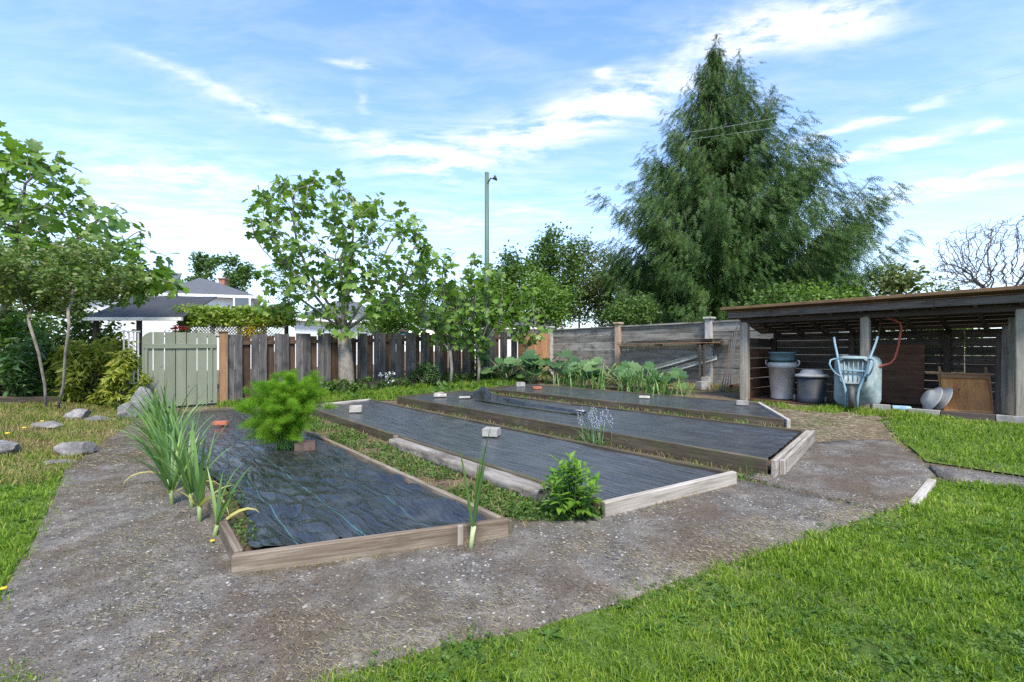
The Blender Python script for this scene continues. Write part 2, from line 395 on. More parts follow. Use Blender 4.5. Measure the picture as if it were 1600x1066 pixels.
# the land itself, one sheet out to the horizon
def land():
    xs = np.concatenate([[-900, -300, -120, -60, -35], np.arange(-24, 24.1, .4), [35, 60, 120, 300, 900]])
    ys = np.concatenate([[-600, -100, -20, -6], np.arange(-2, 30.1, .4), [36, 50, 80, 150, 400, 1500]])
    V = [(x, y, H(x, y)-.006+.010*noise.noise(Vector((x*2.5, y*2.5, 1)))) for y in ys for x in xs]
    nx = len(xs); F = [(j*nx+i, j*nx+i+1, (j+1)*nx+i+1, (j+1)*nx+i) for j in range(len(ys)-1) for i in range(nx-1)]
    me = bpy.data.meshes.new('ground'); me.from_pydata(V, [], F); me.update()
    for p in me.polygons: p.use_smooth = True
    return tag(obj('ground', me, M_soil), 'brown garden soil with dry straw and weeds', None, kind='structure')
land()
LAWN_R = px([(330, 1300), (470, 1090), (560, 1050), (680, 1012), (830, 985), (950, 948), (1100, 893), (1180, 868), (1320, 822), (1425, 792), (1462, 752), (1600, 766), (1800, 792)]) + [Vector((9, 4.3, 0)), Vector((9, .3, 0)), Vector((-.4, .3, 0))]
LAWN_P = px([(1375, 657), (1408, 690), (1446, 722), (1600, 745), (1800, 768), (1950, 772), (1950, 700), (1600, 664), (1500, 655), (1440, 650)])
LAWN_L = px([(100, 735), (85, 790), (40, 870), (0, 940), (-60, 1040), (-160, 1300)]) + [Vector((-4.0, 1.0, 0)), Vector((-9, 2.0, 0)), Vector((-11, 6.0, 0))] + px([(-60, 700), (60, 706)])
LAWN_C = px([(-40, 1035), (0, 1044), (50, 1064), (70, 1120), (-60, 1300), (-90, 1120)])
LAWN_B = [FPp for FPp in (Vector((-6.2, 9.6, 0)), Vector((-3.9, 10.3, 0)), Vector((-2.4, 10.2, 0)), Vector((-.8, 11.2, 0)), Vector((1.2, 15.6, 0)), Vector((.9, 16.1, 0)), Vector((-6.4, 10.1, 0)))]
for nm, poly, sd, lab in (('lawn_front', LAWN_R, 1, 'mown green lawn'), ('lawn_by_shed', LAWN_P, 2, 'small mown lawn'), ('lawn_bank', LAWN_L, 3, 'rough lawn'), ('lawn_corner', LAWN_C, 4, 'lawn'), ('lawn_by_fence', LAWN_B, 5, 'rough grass')):
    tag(sheet(nm, poly, .008, M_lawn, .25, .008, .03, seed=sd), None, None, kind='structure')
# path slabs
path = obj('garden_path', None); tag(path, 'exposed aggregate concrete path round the raised beds', None, kind='structure')
SLAB_A = px([(-160, 1290), (-60, 1030), (0, 940), (42, 868), (82, 788), (104, 735), (150, 702), (200, 668), (226, 643), (330, 637), (318, 700), (350, 790), (400, 862), (780, 822), (868, 790), (950, 780), (1135, 742), (1150, 751), (1260, 777), (1372, 803), (1320, 824), (1180, 870), (1100, 896), (950, 951), (830, 988), (680, 1015), (560, 1053), (470, 1093), (330, 1300)])
SLAB_B = px([(1160, 748), (1214, 736), (1262, 696), (1330, 690), (1392, 690), (1444, 728), (1460, 746), (1422, 791), (1376, 800), (1264, 773)])
SLAB_C = px([(1452, 730), (1600, 751), (1800, 776), (1800, 790), (1600, 764), (1468, 747)])
for i, sl in enumerate((SLAB_A, SLAB_B, SLAB_C)):
    sheet('slab', sl, .022, M_path, .2, .004, .012, .05, path, 10+i)

# ------------------------------------------------------------------ grass and other loose stuff
def in_poly(P, poly):
    x, y = P[:, 0], P[:, 1]; ins = np.zeros(len(P), bool); n = len(poly)
    for i in range(n):
        x0, y0 = poly[i][0], poly[i][1]; x1, y1 = poly[(i+1) % n][0], poly[(i+1) % n][1]
        if y0 == y1: continue
        c = ((y0 > y) != (y1 > y)) & (x < (x1-x0)*(y-y0)/(y1-y0)+x0); ins ^= c
    return ins
def pts_in(poly, dens, d0, power=1.6, grow=0.0, maxd=40, margin=1.3):
    xs = [p[0] for p in poly]; ys = [p[1] for p in poly]
    x0, x1, y0, y1 = min(xs)-grow, max(xs)+grow, max(min(ys)-grow, .9), max(ys)+grow
    out = []
    step = 1.0
    for yy in np.arange(y0, y1, step):
        d = max(yy+.3, d0); n = int(dens*(d0/d)**power*(x1-x0)*step)
        if n <= 0: continue
        out.append(np.stack([rng.uniform(x0, x1, n), rng.uniform(yy, min(yy+step, y1), n)], 1))
    P = np.concatenate(out); P = P[np.abs(P[:, 0]) < margin*P[:, 1]+.6]
    J = P + rng.normal(0, .035+grow, P.shape)
    return P[in_poly(J, poly)]
def Hn(P): return np.array([H(a, b) for a, b in P])
def blades(P, h, w, lean=.5, base=None):
    n = len(P); z = Hn(P) if base is None else base
    th = rng.uniform(0, 2*np.pi, n); fa = rng.uniform(0, 2*np.pi, n)
    L = rng.uniform(.1, 1, n)*lean*h
    d = np.stack([np.cos(th), np.sin(th)], 1); s = np.stack([np.cos(fa), np.sin(fa)], 1)*(w/2)[:, None]
    b = np.concatenate([P, z[:, None]], 1)
    V = np.zeros((n, 5, 3))
    V[:, 0, :2] = P-s; V[:, 1, :2] = P+s; V[:, 0, 2] = V[:, 1, 2] = z
    mid = P+d*(L*.35)[:, None]; V[:, 2, :2] = mid-s*.8; V[:, 3, :2] = mid+s*.8; V[:, 2, 2] = V[:, 3, 2] = z+h*.6
    V[:, 4, :2] = P+d*L[:, None]; V[:, 4, 2] = z+h*np.sqrt(np.maximum(.15, 1-(L/h)**2*.7))
    T = np.array([[0, 1, 2], [1, 3, 2], [2, 3, 4]])[None]+(np.arange(n)*5)[:, None, None]
    return V.reshape(-1, 3), T.reshape(-1, 3)
M_grass = mat_leaf('lawn_grass', [(.036, .078, .008), (.115, .20, .015), (.205, .31, .028), (.38, .41, .10)], .4, .5, 1.5, .3)
M_grassdry = mat_leaf('dry_grass', [(.10, .13, .03), (.22, .19, .07), (.36, .28, .13), (.42, .34, .18)], .3, .7, 1.2, .2)
M_straw = mat_leaf('dry_clippings', [(.13, .10, .065), (.24, .195, .125), (.36, .31, .21), (.20, .17, .12)], .15, .8, 1.1, .2)
M_weed = mat_leaf('weed_leaf', [(.035, .075, .012), (.07, .14, .02), (.12, .21, .035)], .35, .5, 1.5)
def lawn_stuff(name, polys, label):
    g = Geo()
    for poly, dens, d0, hh, ww in polys:
        P = pts_in(poly, dens, d0); d = P[:, 1]
        clump = np.array([noise.noise(Vector((a*1.7, b*1.7, 3))) for a, b in P]); fine = np.array([noise.noise(Vector((a*7, b*7, 8))) for a, b in P])
        h = hh*(1+.55*clump+.75*fine)*rng.uniform(.35, 1.45, len(P)); w = ww*rng.uniform(.7, 1.3, len(P))*np.maximum(1, (d/d0)**.8)
        g.add(*blades(P, np.maximum(h, .012), w, .95))
    o = g.build(name, M_grass); return tag(o, label, 'grass', kind='stuff')
lawn_stuff('grass', [(LAWN_R, 19000, 1.7, .036, .0044), (LAWN_P, 12000, 1.7, .042, .0042), (LAWN_L, 12000, 1.7, .042, .0042), (LAWN_C, 9000, 1.7, .04, .0042)], 'short green grass of the lawns beside the path')
# clover and broad weeds in the lawn
def trefoil():
    V = []; T = []
    for k in range(3):
        a = k*2*math.pi/3; c, s = math.cos(a), math.sin(a); b = len(V)
        for (x, y, z) in ((0, 0, 0), (.55, -.42, .10), (1, 0, .02), (.55, .42, .10)): V.append((x*c-y*s, x*s+y*c, z))
        T += [(b, b+1, b+2), (b, b+2, b+3)]
    return V, T
def rand_ms(P3, size, tilt=.5):
    n = len(P3); Ms = np.zeros((n, 4, 4)); Ms[:, 3, 3] = 1
    a = rng.uniform(0, 2*np.pi, n); tx = rng.normal(0, tilt, n); ty = rng.normal(0, tilt, n)
    ca, sa = np.cos(a), np.sin(a)
    Rz = np.zeros((n, 3, 3)); Rz[:, 0, 0] = ca; Rz[:, 0, 1] = -sa; Rz[:, 1, 0] = sa; Rz[:, 1, 1] = ca; Rz[:, 2, 2] = 1
    Rx = np.zeros((n, 3, 3)); Rx[:, 0, 0] = 1; Rx[:, 1, 1] = np.cos(tx); Rx[:, 1, 2] = -np.sin(tx); Rx[:, 2, 1] = np.sin(tx); Rx[:, 2, 2] = np.cos(tx)
    Ry = np.zeros((n, 3, 3)); Ry[:, 1, 1] = 1; Ry[:, 0, 0] = np.cos(ty); Ry[:, 0, 2] = np.sin(ty); Ry[:, 2, 0] = -np.sin(ty); Ry[:, 2, 2] = np.cos(ty)
    Ms[:, :3, :3] = (Rx @ Ry @ Rz)*np.asarray(size).reshape(-1, 1, 1); Ms[:, :3, 3] = P3
    return Ms
g = Geo()
for poly, dens in ((LAWN_R, 1100), (LAWN_P, 400), (LAWN_L, 900)):
    P = pts_in(poly, dens, 1.7); k = np.array([noise.noise(Vector((a*1.1, b*1.1, 21))) for a, b in P]); P = P[k > -.05]
    P3 = np.concatenate([P, (Hn(P)+rng.uniform(.018, .042, len(P)))[:, None]], 1)
    g.add(*scatter(*trefoil(), rand_ms(P3, rng.uniform(.009, .020, len(P)), .5)))
tag(g.build('clover', M_weed), 'small clover leaves mixed into the lawn', 'clover', kind='stuff')
# flat weed rosettes pressed into the lawn
g = Geo(); P = []; F = []; S = []
for poly, dens in ((LAWN_R, 26), (LAWN_L, 22), (LAWN_P, 10)):
    for a, b in pts_in(poly, dens, 1.7, .8):
        n_ = rng.integers(6, 11); a0 = rng.uniform(0, 6.28); sz = rng.uniform(.03, .065)
        for k in range(n_):
            t = a0+k*2.4; P.append((a, b, H(a, b)+.016)); F.append((math.cos(t), math.sin(t), rng.uniform(.15, .6))); S.append(sz*rng.uniform(.6, 1.1))
WEEDROS = (P, F, S)
# rough half-dry grass on the bank, by the gate, by the wall
BANK = px([(100, 738), (60, 760), (-60, 760), (-60, 640), (0, 632), (85, 628), (110, 610), (215, 612), (240, 640), (200, 665), (150, 700)])
BACKR = [Vector((1.6, 13.8, 0)), Vector((6.2, 8.3, 0)), Vector((6.8, 8.9, 0)), Vector((1.6, 15.8, 0)), Vector((-.3, 14.6, 0))]
GATEF = px([(222, 646), (345, 640), (420, 640), (420, 660), (335, 662), (225, 668)])
SHEDF = px([(1175, 630), (1330, 640), (1440, 648), (1460, 655), (1330, 650), (1240, 642)])
g = Geo()
for poly, dens, hh in ((BANK, 2600, .07), (BACKR, 1500, .12), (GATEF, 2500, .07)):
    P = pts_in(poly, dens, 4.0, 1.3); g.add(*blades(P, hh*rng.uniform(.4, 1.4, len(P)), .006*rng.uniform(.7, 1.5, len(P))*np.maximum(1, P[:, 1]/6), 1.1))
tag(g.build('dry_grass', M_grassdry), 'straw coloured half dry grass on the bank and by the wall', 'grass', kind='stuff')
g = Geo()
for poly, dens, hh in ((LAWN_B, 2200, .13), (SHEDF, 3800, .075), (BANK, 1300, .06)):
    P = pts_in(poly, dens, 5.0, 1.2); k = np.array([noise.noise(Vector((a*1.3, b*1.3, 31))) for a, b in P]); P = P[k > -.15]
    g.add(*blades(P, hh*rng.uniform(.4, 1.5, len(P)), .007*rng.uniform(.7, 1.4, len(P))*np.maximum(1, P[:, 1]/7), .9))
tag(g.build('rough_grass', M_grass), 'taller green grass along the fence and the shed', 'grass', kind='stuff')
# dry clippings and straw lying on the path and the bare earth
g = Geo()
def litter(P, hgt=.026, lmin=.012, lmax=.045):
    n = len(P); a = rng.uniform(0, np.pi, n); L = rng.uniform(lmin, lmax, n)*np.maximum(.8, P[:, 1]/6); w = rng.uniform(.0004, .0009, n)*np.maximum(1, P[:, 1]/4)
    z = Hn(P)+hgt; d = np.stack([np.cos(a), np.sin(a)], 1); s = np.stack([-d[:, 1], d[:, 0]], 1)
    V = np.zeros((n, 4, 3)); V[:, 0, :2] = P-d*L[:, None]/2-s*w[:, None]; V[:, 1, :2] = P+d*L[:, None]/2-s*w[:, None]*.4; V[:, 2, :2] = P+d*L[:, None]/2+s*w[:, None]*.4; V[:, 3, :2] = P-d*L[:, None]/2+s*w[:, None]
    V[:, :, 2] = z[:, None]; V[:, 1:3, 2] += rng.uniform(0, .012, n)[:, None]; V[:, 0, 2] += .004
    return V.reshape(-1, 3), (np.array([[0, 1, 2], [0, 2, 3]])[None]+(np.arange(n)*4)[:, None, None]).reshape(-1, 3)
P = pts_in(SLAB_A, 5200, 1.7, 1.2); k = np.array([noise.noise(Vector((a*.9, b*.9, 41)))+.5*noise.noise(Vector((a*3.2, b*3.2, 4))) for a, b in P]); g.add(*litter(P[k+rng.normal(0, .12, len(k)) > .10]))
edge = px([(300, 1110), (470, 1085), (560, 1046), (680, 1008), (830, 981), (950, 944), (1100, 889), (1180, 862), (1320, 816), (1425, 786), (1395, 780), (1300, 805), (1170, 838), (1080, 858), (940, 905), (820, 935), (660, 950), (520, 985), (330, 1020), (180, 1050)])
P = pts_in(edge, 14000, 1.7, 1.2, .05); k = np.array([noise.noise(Vector((a*1.6, b*1.6, 51))) for a, b in P]); g.add(*litter(P[k+rng.normal(0, .15, len(k)) > -.02]))
DIRT = px([(1235, 665), (1262, 690), (1330, 695), (1392, 692), (1375, 655), (1300, 640), (1200, 632)])
P = pts_in(DIRT, 1800, 3.0, 1.0, .1); g.add(*litter(P, .012, .03, .10))
P = pts_in(px([(150, 702), (226, 646), (325, 645), (312, 700), (230, 730), (110, 738)]), 1500, 3.0, 1.0, .1); g.add(*litter(P, .030, .03, .10))
tag(g.build('dry_clippings', M_straw), 'dry mown clippings and straw scattered over the path', 'clippings', kind='stuff')
# loose stones standing proud of the concrete
g = Geo(); ico = [(0,0,1),(.9,0,.1),(.3,.85,.1),(-.75,.5,.1),(-.7,-.55,.1),(.3,-.85,.1)]; icoT = [(0,1,2),(0,2,3),(0,3,4),(0,4,5),(0,5,1)]
P = pts_in(SLAB_A, 2600, 1.7, 1.4); k = np.array([noise.noise(Vector((a*1.3, b*1.3, 71)))+.6*noise.noise(Vector((a*5, b*5, 72))) for a, b in P]); P = P[k+rng.normal(0, .2, len(k)) > .12]; P3 = np.concatenate([P, (Hn(P)+.0205)[:, None]], 1)
Ms = rand_ms(P3, np.minimum(.016, .0042*np.exp(rng.normal(0, .5, len(P)))), .2); Ms[:, 2, :3] *= .55
g.add(*scatter(ico, icoT, Ms))
mp, nt = newmat('pebble'); ge = N(nt, 'ShaderNodeNewGeometry')
pbr(nt, ramp(nt, ge.outputs['Random Per Island'], [(0, (.06, .055, .05)), (.45, (.14, .135, .13)), (.8, (.22, .195, .165)), (1, (.34, .32, .29))]), .75)
tag(g.build('pebbles', mp, smooth=True), 'small pebbles standing out of the concrete path', 'pebbles', kind='stuff')
# ------------------------------------------------------------------ raised beds and their fabric
def mat_fabric(name, lines, streak_amt):
    m, nt = newmat(name)
    p = coords(nt, rnd=False)                                  # local x across the bed, y along it
    sp = N(nt, 'ShaderNodeSeparateXYZ', {0: p})
    st = noise_t(nt, N(nt, 'ShaderNodeMapping', {0: p, 'Scale': (9, .45, 1)}).outputs[0], 3.0, 7.0, .6)
    du = noise_t(nt, p, 3.0, 7.0, .65)
    col = ramp(nt, st, [(.35, (.030, .032, .034)), (.65, (.072, .075, .078))] if not lines else [(.35, (.010, .011, .012)), (.65, (.028, .029, .030))])
    col = mix(nt, M2(nt, 'MULTIPLY', ramp(nt, du, [(.5, 0.0), (.75, 1.0)]), .35), col, (.12, .115, .105))
    for lx in lines:
        wob = M2(nt, 'MULTIPLY', M2(nt, 'SUBTRACT', noise_t(nt, p, 1.5, 2.0), .5), .02)
        d = M2(nt, 'ABSOLUTE', M2(nt, 'SUBTRACT', M2(nt, 'ADD', sp.outputs[0], wob), lx))
        col = mix(nt, M2(nt, 'MULTIPLY', M2(nt, 'LESS_THAN', d, .0022), .38), col, (.08, .34, .29))
    h = M2(nt, 'MULTIPLY', st, streak_amt)
    wr = N(nt, 'ShaderNodeTexNoise', {'Vector': N(nt, 'ShaderNodeMapping', {0: p, 'Rotation': (0, 0, .5), 'Scale': (4.2, 1.1, 1)}).outputs[0], 'Scale': 1.8, 'Detail': 4.0, 'Distortion': .6}).outputs[0]
    rd = M2(nt, 'POWER', M2(nt, 'SUBTRACT', 1.0, M2(nt, 'MULTIPLY', M2(nt, 'ABSOLUTE', M2(nt, 'SUBTRACT', wr, .5)), 4.5), clamp=True), 3.0)
    h = M2(nt, 'ADD', h, M2(nt, 'MULTIPLY', rd, 0.8 if lines else .3))
    pbr(nt, col, ramp(nt, du, [(.3, .16), (.7, .34)] if lines else [(.3, .17), (.7, .33)]), h, .75, .02, spec=.9)
    return m
M_fab1 = mat_fabric('woven_black_fabric_with_lines', [.30, .62, .98], .35)
M_fab2 = mat_fabric('woven_black_fabric', [], .9)
BL = 7.2
def bed(corner_l, corner_r, label, fab_label, side_mats, hb, depth, fold, fabmat, inset=(.06, .06, .05), length=BL, endgap=.05):
    """corner_l / corner_r: near top corners; the bed runs along DV"""
    L0, R0 = corner_l, corner_r
    root = thing('raised_bed', Vector((L0.x, L0.y, H(L0.x, L0.y))), label, 'raised bed', 'raised beds between path and fence')
    Lf, Rf = L0+DV*length, R0+DV*(length - (R0-L0).dot(DV))
    dn = Vector((0, 0, -depth/2))
    # side boards in two lengths, end boards, corner stakes
    for a, b, mt in ((L0, Lf, side_mats[0]), (R0, Rf, side_mats[1])):
        mid = a.lerp(b, .52)
        board('side_board', a+dn+DV*.03, mid+dn-DV*.002, depth, .042, NV, mt, root, 0, .006)
        board('side_board', mid+dn+DV*.002, b+dn, depth, .042, NV, mt, root, 1, .006)
    for a, b, mt in ((L0, R0, side_mats[2]), (Lf, Rf, side_mats[3])):
        e = (b-a).normalized(); out = Vector((e.y, -e.x, 0)) if a is L0 else Vector((-e.y, e.x, 0))
        board('end_board', a-e*.03+dn+out*.024+Vector((0, 0, .004)), b+e*.03+dn+out*.024+Vector((0, 0, .004)), depth, .045, out, mt, root, 2, .006)
    g = Geo()
    # soil surface inside
    nu, nv = 8, 30; V = []; T = []
    for j in range(nv+1):
        for i in range(nu+1):
            u_, v_ = i/nu, j/nv; q = (L0.lerp(R0, u_)).lerp(Lf.lerp(Rf, u_), v_)
            V.append((q.x, q.y, q.z-.09+.012*noise.noise(q*6)))
    for j in range(nv):
        for i in range(nu):
            a = j*(nu+1)+i; T += [(a, a+1, a+nu+2), (a, a+nu+2, a+nu+1)]
    g.add(V, T); g.build('soil', M_soil, root, smooth=True)
    # the fabric, a sheet of its own
    Wd = (R0-L0).length; nu, nv = 64, 260
    ins_l, ins_r, drop = inset
    ex = (R0-L0).normalized()
    fr = Matrix((NV, DV, Vector((0, 0, 1)))).transposed().to_4x4(); fr.translation = L0
    V = np.zeros(((nu+1)*(nv+1), 3)); inv = fr.inverted()
    for j in range(nv+1):
        v_ = j/nv
        for i in range(nu+1):
            u_ = i/nu
            a = L0.lerp(Lf, endgap/length+v_*(1-2*endgap/length)); b = R0.lerp(Rf, endgap/length+v_*(1-2*endgap/length))
            il = ins_l(v_) if callable(ins_l) else ins_l
            q = a.lerp(b, (il+u_*(Wd-il-ins_r))/Wd)
            q = q + Vector((0, 0, -drop+fold(u_*Wd, v_*length, u_, v_)))
            ww = inv @ q; V[j*(nu+1)+i] = ww
    ii, jj = np.meshgrid(np.arange(nu), np.arange(nv)); a = (jj*(nu+1)+ii).ravel()
    T = np.concatenate([np.stack([a, a+1, a+nu+2], 1), np.stack([a, a+nu+2, a+nu+1], 1)])
    f = obj('landscape_fabric', tri_mesh('landscape_fabric', V, T, True), fabmat, None, fr)
    tag(f, fab_label, 'fabric', 'fabric sheets over the beds')
    return root, f, (L0, R0, Rf, Lf)
def nz(x, y, s): return noise.noise(Vector((x, y, s)))
def ridge(x, y, s): return (1-abs(nz(x, y, s))*2.2)
def fold1(x, y, u_, v_):
    near = sstep(4.6, .3, y)
    w = .010*nz(x*2, y*.7, 1)
    t = x*.8+y*.5
    w += near*.050*max(0, ridge(t*2.0+nz(x*2, y*2, 9)*.6, (x*.5-y*.8)*.8, 3))**1.6 + near*.018*max(0, ridge(t*5.0, (x*.5-y*.8)*1.6, 8))**2
    w += .014*max(0, ridge(x*5+nz(x, y, 4), y*.8, 6))**2*sstep(.1, .5, near+.3)
    w += .004*nz(x*14, y*3.0, 7)
    w -= .030*near
    edge = sstep(.10, 0, u_)*(.5+.5*nz(0, y*3, 2))*-.03 + sstep(.03, 0, v_)*.012*nz(x*5, 0, 3)
    return w + edge - .012*math.sin(math.pi*u_)
def fold2(x, y, u_, v_):
    w = .004*nz(x*9, y*.6, 11)+.005*nz(x*3, y*.5, 12)
    w += .012*sstep(.06, 0, v_)*max(0, nz(x*6, y*3, 13)+.2) + .010*sstep(.06, 0, u_)*nz(1, y*2, 14) + .010*sstep(.94, 1, u_)*nz(2, y*2, 15)
    w += .012*sstep(.92, 1.0, v_)*ridge(x*3, y*2, 4)
    return w - .010*math.sin(math.pi*u_)
def fold3(x, y, u_, v_):
    w = fold2(x, y+20, u_, v_)
    w += sstep(2.4, .2, y)*.020*max(0, ridge(y*2.0+x*2.2, x*3.0-y*.6, 17))**3*sstep(.2, .7, u_)
    w += sstep(6.0, 7.0, y)*.02*max(0, nz(x*2, y*2, 19))
    return w
b1L, b1R = G(375, 863, .115), G(785, 809, .125)
b2L, b2R = G(945, 782, .115), G(1140, 737, .115)
b3L, b3R = G(1205, 718, .155), G(1258, 673, .14)
b4L, b4R = G(1228, 655, .11), G(1184, 629, .10)
B1 = bed(b1L, b1R, 'pale board raised bed beside the leeks, with the feathery bush in it', 'black fabric with thin green lines, wrinkled, over the bed with the feathery bush', (M_bed, M_bed, M_bed, M_bedold), .12, .16, fold1, M_fab1,
         (lambda v_: .06+.11*sstep(.0, .12, v_)*sstep(.40, .2, v_)+.012*nz(v_*30, 2, 3), .05, .03))
B2 = bed(b2L, b2R, 'raised bed edged with an old log, second from the gate', 'taut dark fabric with a lone concrete block lying near its middle', (M_bedold, M_bedold, M_bedtop, M_bedtop), .12, .15, fold2, M_fab2, (.05, .05, .022))
B3 = bed(b3L, b3R, 'deep mossy raised bed with bluebells growing along its side', 'dark fabric with a turned-back flap along its far edge', (M_bedold, M_bedold, M_bedtop, M_bedold), .16, .22, fold3, M_fab2, (.05, .05, .022))
B4 = bed(b4L, b4R, 'low mossy raised bed closest to the wooden shed', 'dark fabric on the bed closest to the wooden shed', (M_bedold, M_bedold, M_bedtop, M_bedold), .1, .15, fold3, M_fab2, (.05, .05, .018), 6.7)
# stakes nailed to the boards, second plank on the end of the third bed
e = (b1R-b1L).normalized(); o_ = Vector((e.y, -e.x, 0))
q = G(716, 818, .12); q = b1L+e*(q-b1L).dot(e)
board('stake', q+o_*.056+Vector((0, 0, -.13)), q+o_*.056+Vector((0, 0, .008)), .035, .02, o_, M_bedtop, B1[0])
e3 = (b3R-b3L).normalized(); o3 = Vector((e3.y, -e3.x, 0))
for t_ in (.10,):
    q = b3L+e3*t_; board('stake', q+o3*.07+Vector((0, 0, -.19)), q+o3*.07+Vector((0, 0, -.01)), .07, .04, o3, M_bedtop, B3[0])
board('outer_board', b3L+e3*.16+o3*.075+Vector((0, 0, -.10)), b3R+e3*.02+o3*.075+Vector((0, 0, -.07)), .17, .035, o3, M_bedtop, B3[0], 5)
board('stake', b1R+DV*.02+e*.05+Vector((0, 0, -.13)), b1R+DV*.02+e*.05+Vector((0, 0, -.02)), .05, .05, e, M_bedold, B1[0])
# the eroded timber along the second bed
def beam_thing():
    a = b2L+DV*.50-NV*.085; b = b2L+DV*3.15-NV*.075
    r = thing('edging_beam', W(a.x, a.y), 'eroded grey timber beam along the side of the second bed', 'beam')
    V = []; T = []; n = 90; m = 16
    for i in range(n+1):
        t = i/n; q = a.lerp(b, t); q.z = H(q.x, q.y)
        for k_ in range(m):
            th = 2*math.pi*k_/m; c, s_ = math.cos(th), math.sin(th); e_ = 9.0
            rr_ = (abs(c)**e_+abs(s_)**e_)**(-1/e_)
            er = 1+.10*nz(t*14, k_*.45, 2)+.07*nz(t*45, k_*.9, 5)-(.22*max(0, nz(t*9, 7, 3)+.1) if c < -.3 else 0)
            V.append(q+NV*(c*rr_*.085*er+.01*nz(t*4, 1, 6))+Vector((0, 0, .045+s_*rr_*.056*(1+.10*nz(t*12, k_*.4, 8)))))
    for i in range(n):
        for k_ in range(m):
            p_, q_ = i*m+k_, i*m+(k_+1) % m; T += [(p_, q_, q_+m), (p_, q_+m, p_+m)]
    for i, base_ in ((0, 0), (1, n*m)):
        V.append(sum((Vector(v_) for v_ in V[base_:base_+m]), Vector())/m); c_ = len(V)-1
        T += [(c_, base_+k_, base_+(k_+1) % m) for k_ in range(m)]
    V = [tuple(v_) for v_ in V]; g = Geo(); M = frame(a, b, (0, 0, 1)); inv = np.array(M.inverted()); g.add(np.array(V) @ inv[:3, :3].T+inv[:3, 3], T)
    g.build('timber', mat_wood('eroded_timber', (.075, .062, .05), (.20, .175, .15), (.34, .31, .275), (.06, .045, .032), amt=.8), r, M, True)
    board('stake', b2L+DV*3.2-NV*.04+Vector((0, 0, -.14)), b2L+DV*3.2-NV*.04+Vector((0, 0, .0)), .06, .05, NV, M_bed, r)
beam_thing()
# turned-back flap of fabric on the third bed
def flap():
    a, b = G(738, 622, .17), G(915, 645, .17); n = 60; V = []; T = []; m = 10
    for i in range(n+1):
        t = i/n; q = a.lerp(b, t); hgt = .03+.15*math.exp(-((t-.12)/.08)**2)+.075*sstep(1, .1, t)+.01*nz(t*9, 2, 1); wid = .16*(1-.5*t)*sstep(0, .05, t)
        for k in range(m+1):
            s_ = k/m; V.append(q + NV*(s_*wid-.05) + Vector((0, 0, hgt*math.sin(math.pi*min(1, s_*1.15))**.8-.012+.006*nz(t*20, s_*3, 4))))
    for i in range(n):
        for k in range(m):
            c = i*(m+1)+k; T += [(c, c+1, c+m+2), (c, c+m+2, c+m+1)]
    g = Geo(); g.add(V, T); g.build('flap', M_fab1, B3[1], smooth=True)
flap()
# ------------------------------------------------------------------ blocks and bricks that weigh the fabric down
M_conc = mat_plain('pale_concrete', (.42, .39, .34), .9, .3, 9, bump=.5, dirt=(.2, .18, .15))
M_concg = mat_plain('grey_concrete', (.30, .285, .26), .9, .3, 9, bump=.6, dirt=(.13, .12, .10))
M_brickred = mat_plain('red_brick', (.40, .12, .065), .9, .3, 12, bump=.5, dirt=(.25, .12, .08))
M_brickdk = mat_plain('brown_brick', (.115, .075, .06), .9, .3, 12, bump=.5, dirt=(.07, .05, .04))
def solid(name, size, loc, yaw, mat, label, cat, group=None, holes=0, pitch=0.0):
    l, w, h = size
    bm = bmesh.new(); bmesh.ops.create_cube(bm, size=1)
    for v_ in bm.verts: v_.co = Vector((v_.co.x*l*(1+random.uniform(-.02, .02)), v_.co.y*w*(1+random.uniform(-.03, .03)), (v_.co.z+.5)*h))
    if holes:
        top = [f for f in bm.faces if f.normal.z > .9][0]
        r = bmesh.ops.subdivide_edges(bm, edges=[e_ for e_ in top.edges if abs((e_.verts[0].co-e_.verts[1].co).x) > l*.5], cuts=holes-1)
        tops = [f for f in bm.faces if f.normal.z > .9]
        ins = bmesh.ops.inset_individual(bm, faces=tops, thickness=w*.17)
        for f in tops:
            for v_ in f.verts: v_.co.z -= h*.8
    bmesh.ops.bevel(bm, geom=[e_ for e_ in bm.edges if not holes or e_.calc_length() > l*.6], offset=.006, segments=2, affect='EDGES')
    me = bpy.data.meshes.new(name); bm.to_mesh(me); bm.free()
    M = Matrix.Translation(loc) @ Matrix.Rotation(yaw, 4, 'Z') @ Matrix.Rotation(pitch, 4, 'X')
    return tag(obj(name, me, mat, None, M), label, cat, group)
gw = 'weights on the fabric'
YAW = math.atan2(DV.y, DV.x)
def onbed(px_, py_, h): return G(px_, py_, h)
solid('brick', (.20, .09, .055), onbed(345, 664, .105), .15, M_brickred, 'red brick at the gate end of the fabric with green lines', 'brick', gw)
solid('cinder_block', (.21, .12, .10), onbed(477, 704, .085), .35, M_brickdk, 'brown hollow block against the foot of the feathery bush', 'block', gw, 2)
solid('concrete_block', (.20, .12, .11), onbed(556, 644, .10), .2, M_conc, 'small pale block at the fence end of the second bed', 'block', gw)
solid('concrete_block', (.19, .17, .095), onbed(768, 681, .095), -.25, M_concg, 'grey concrete block alone in the middle of the second bed', 'block', gw)
solid('paving_stone', (.26, .15, .06), onbed(688, 620, .135), .1, M_conc, 'pale flat block under a short board, end of third bed', 'block', gw)
board('board_offcut', onbed(680, 615, .20), onbed(692, 613, .205), .08, .02, (0, 0, 1), M_bedtop); tag(bpy.data.objects['board_offcut'], 'short tan board offcut lying on a pale flat block', 'board')
solid('paving_stone', (.30, .13, .03), onbed(729, 622, .135), .1, M_conc, 'thin pale stone pinning the raised end of the flap', 'stone', gw)
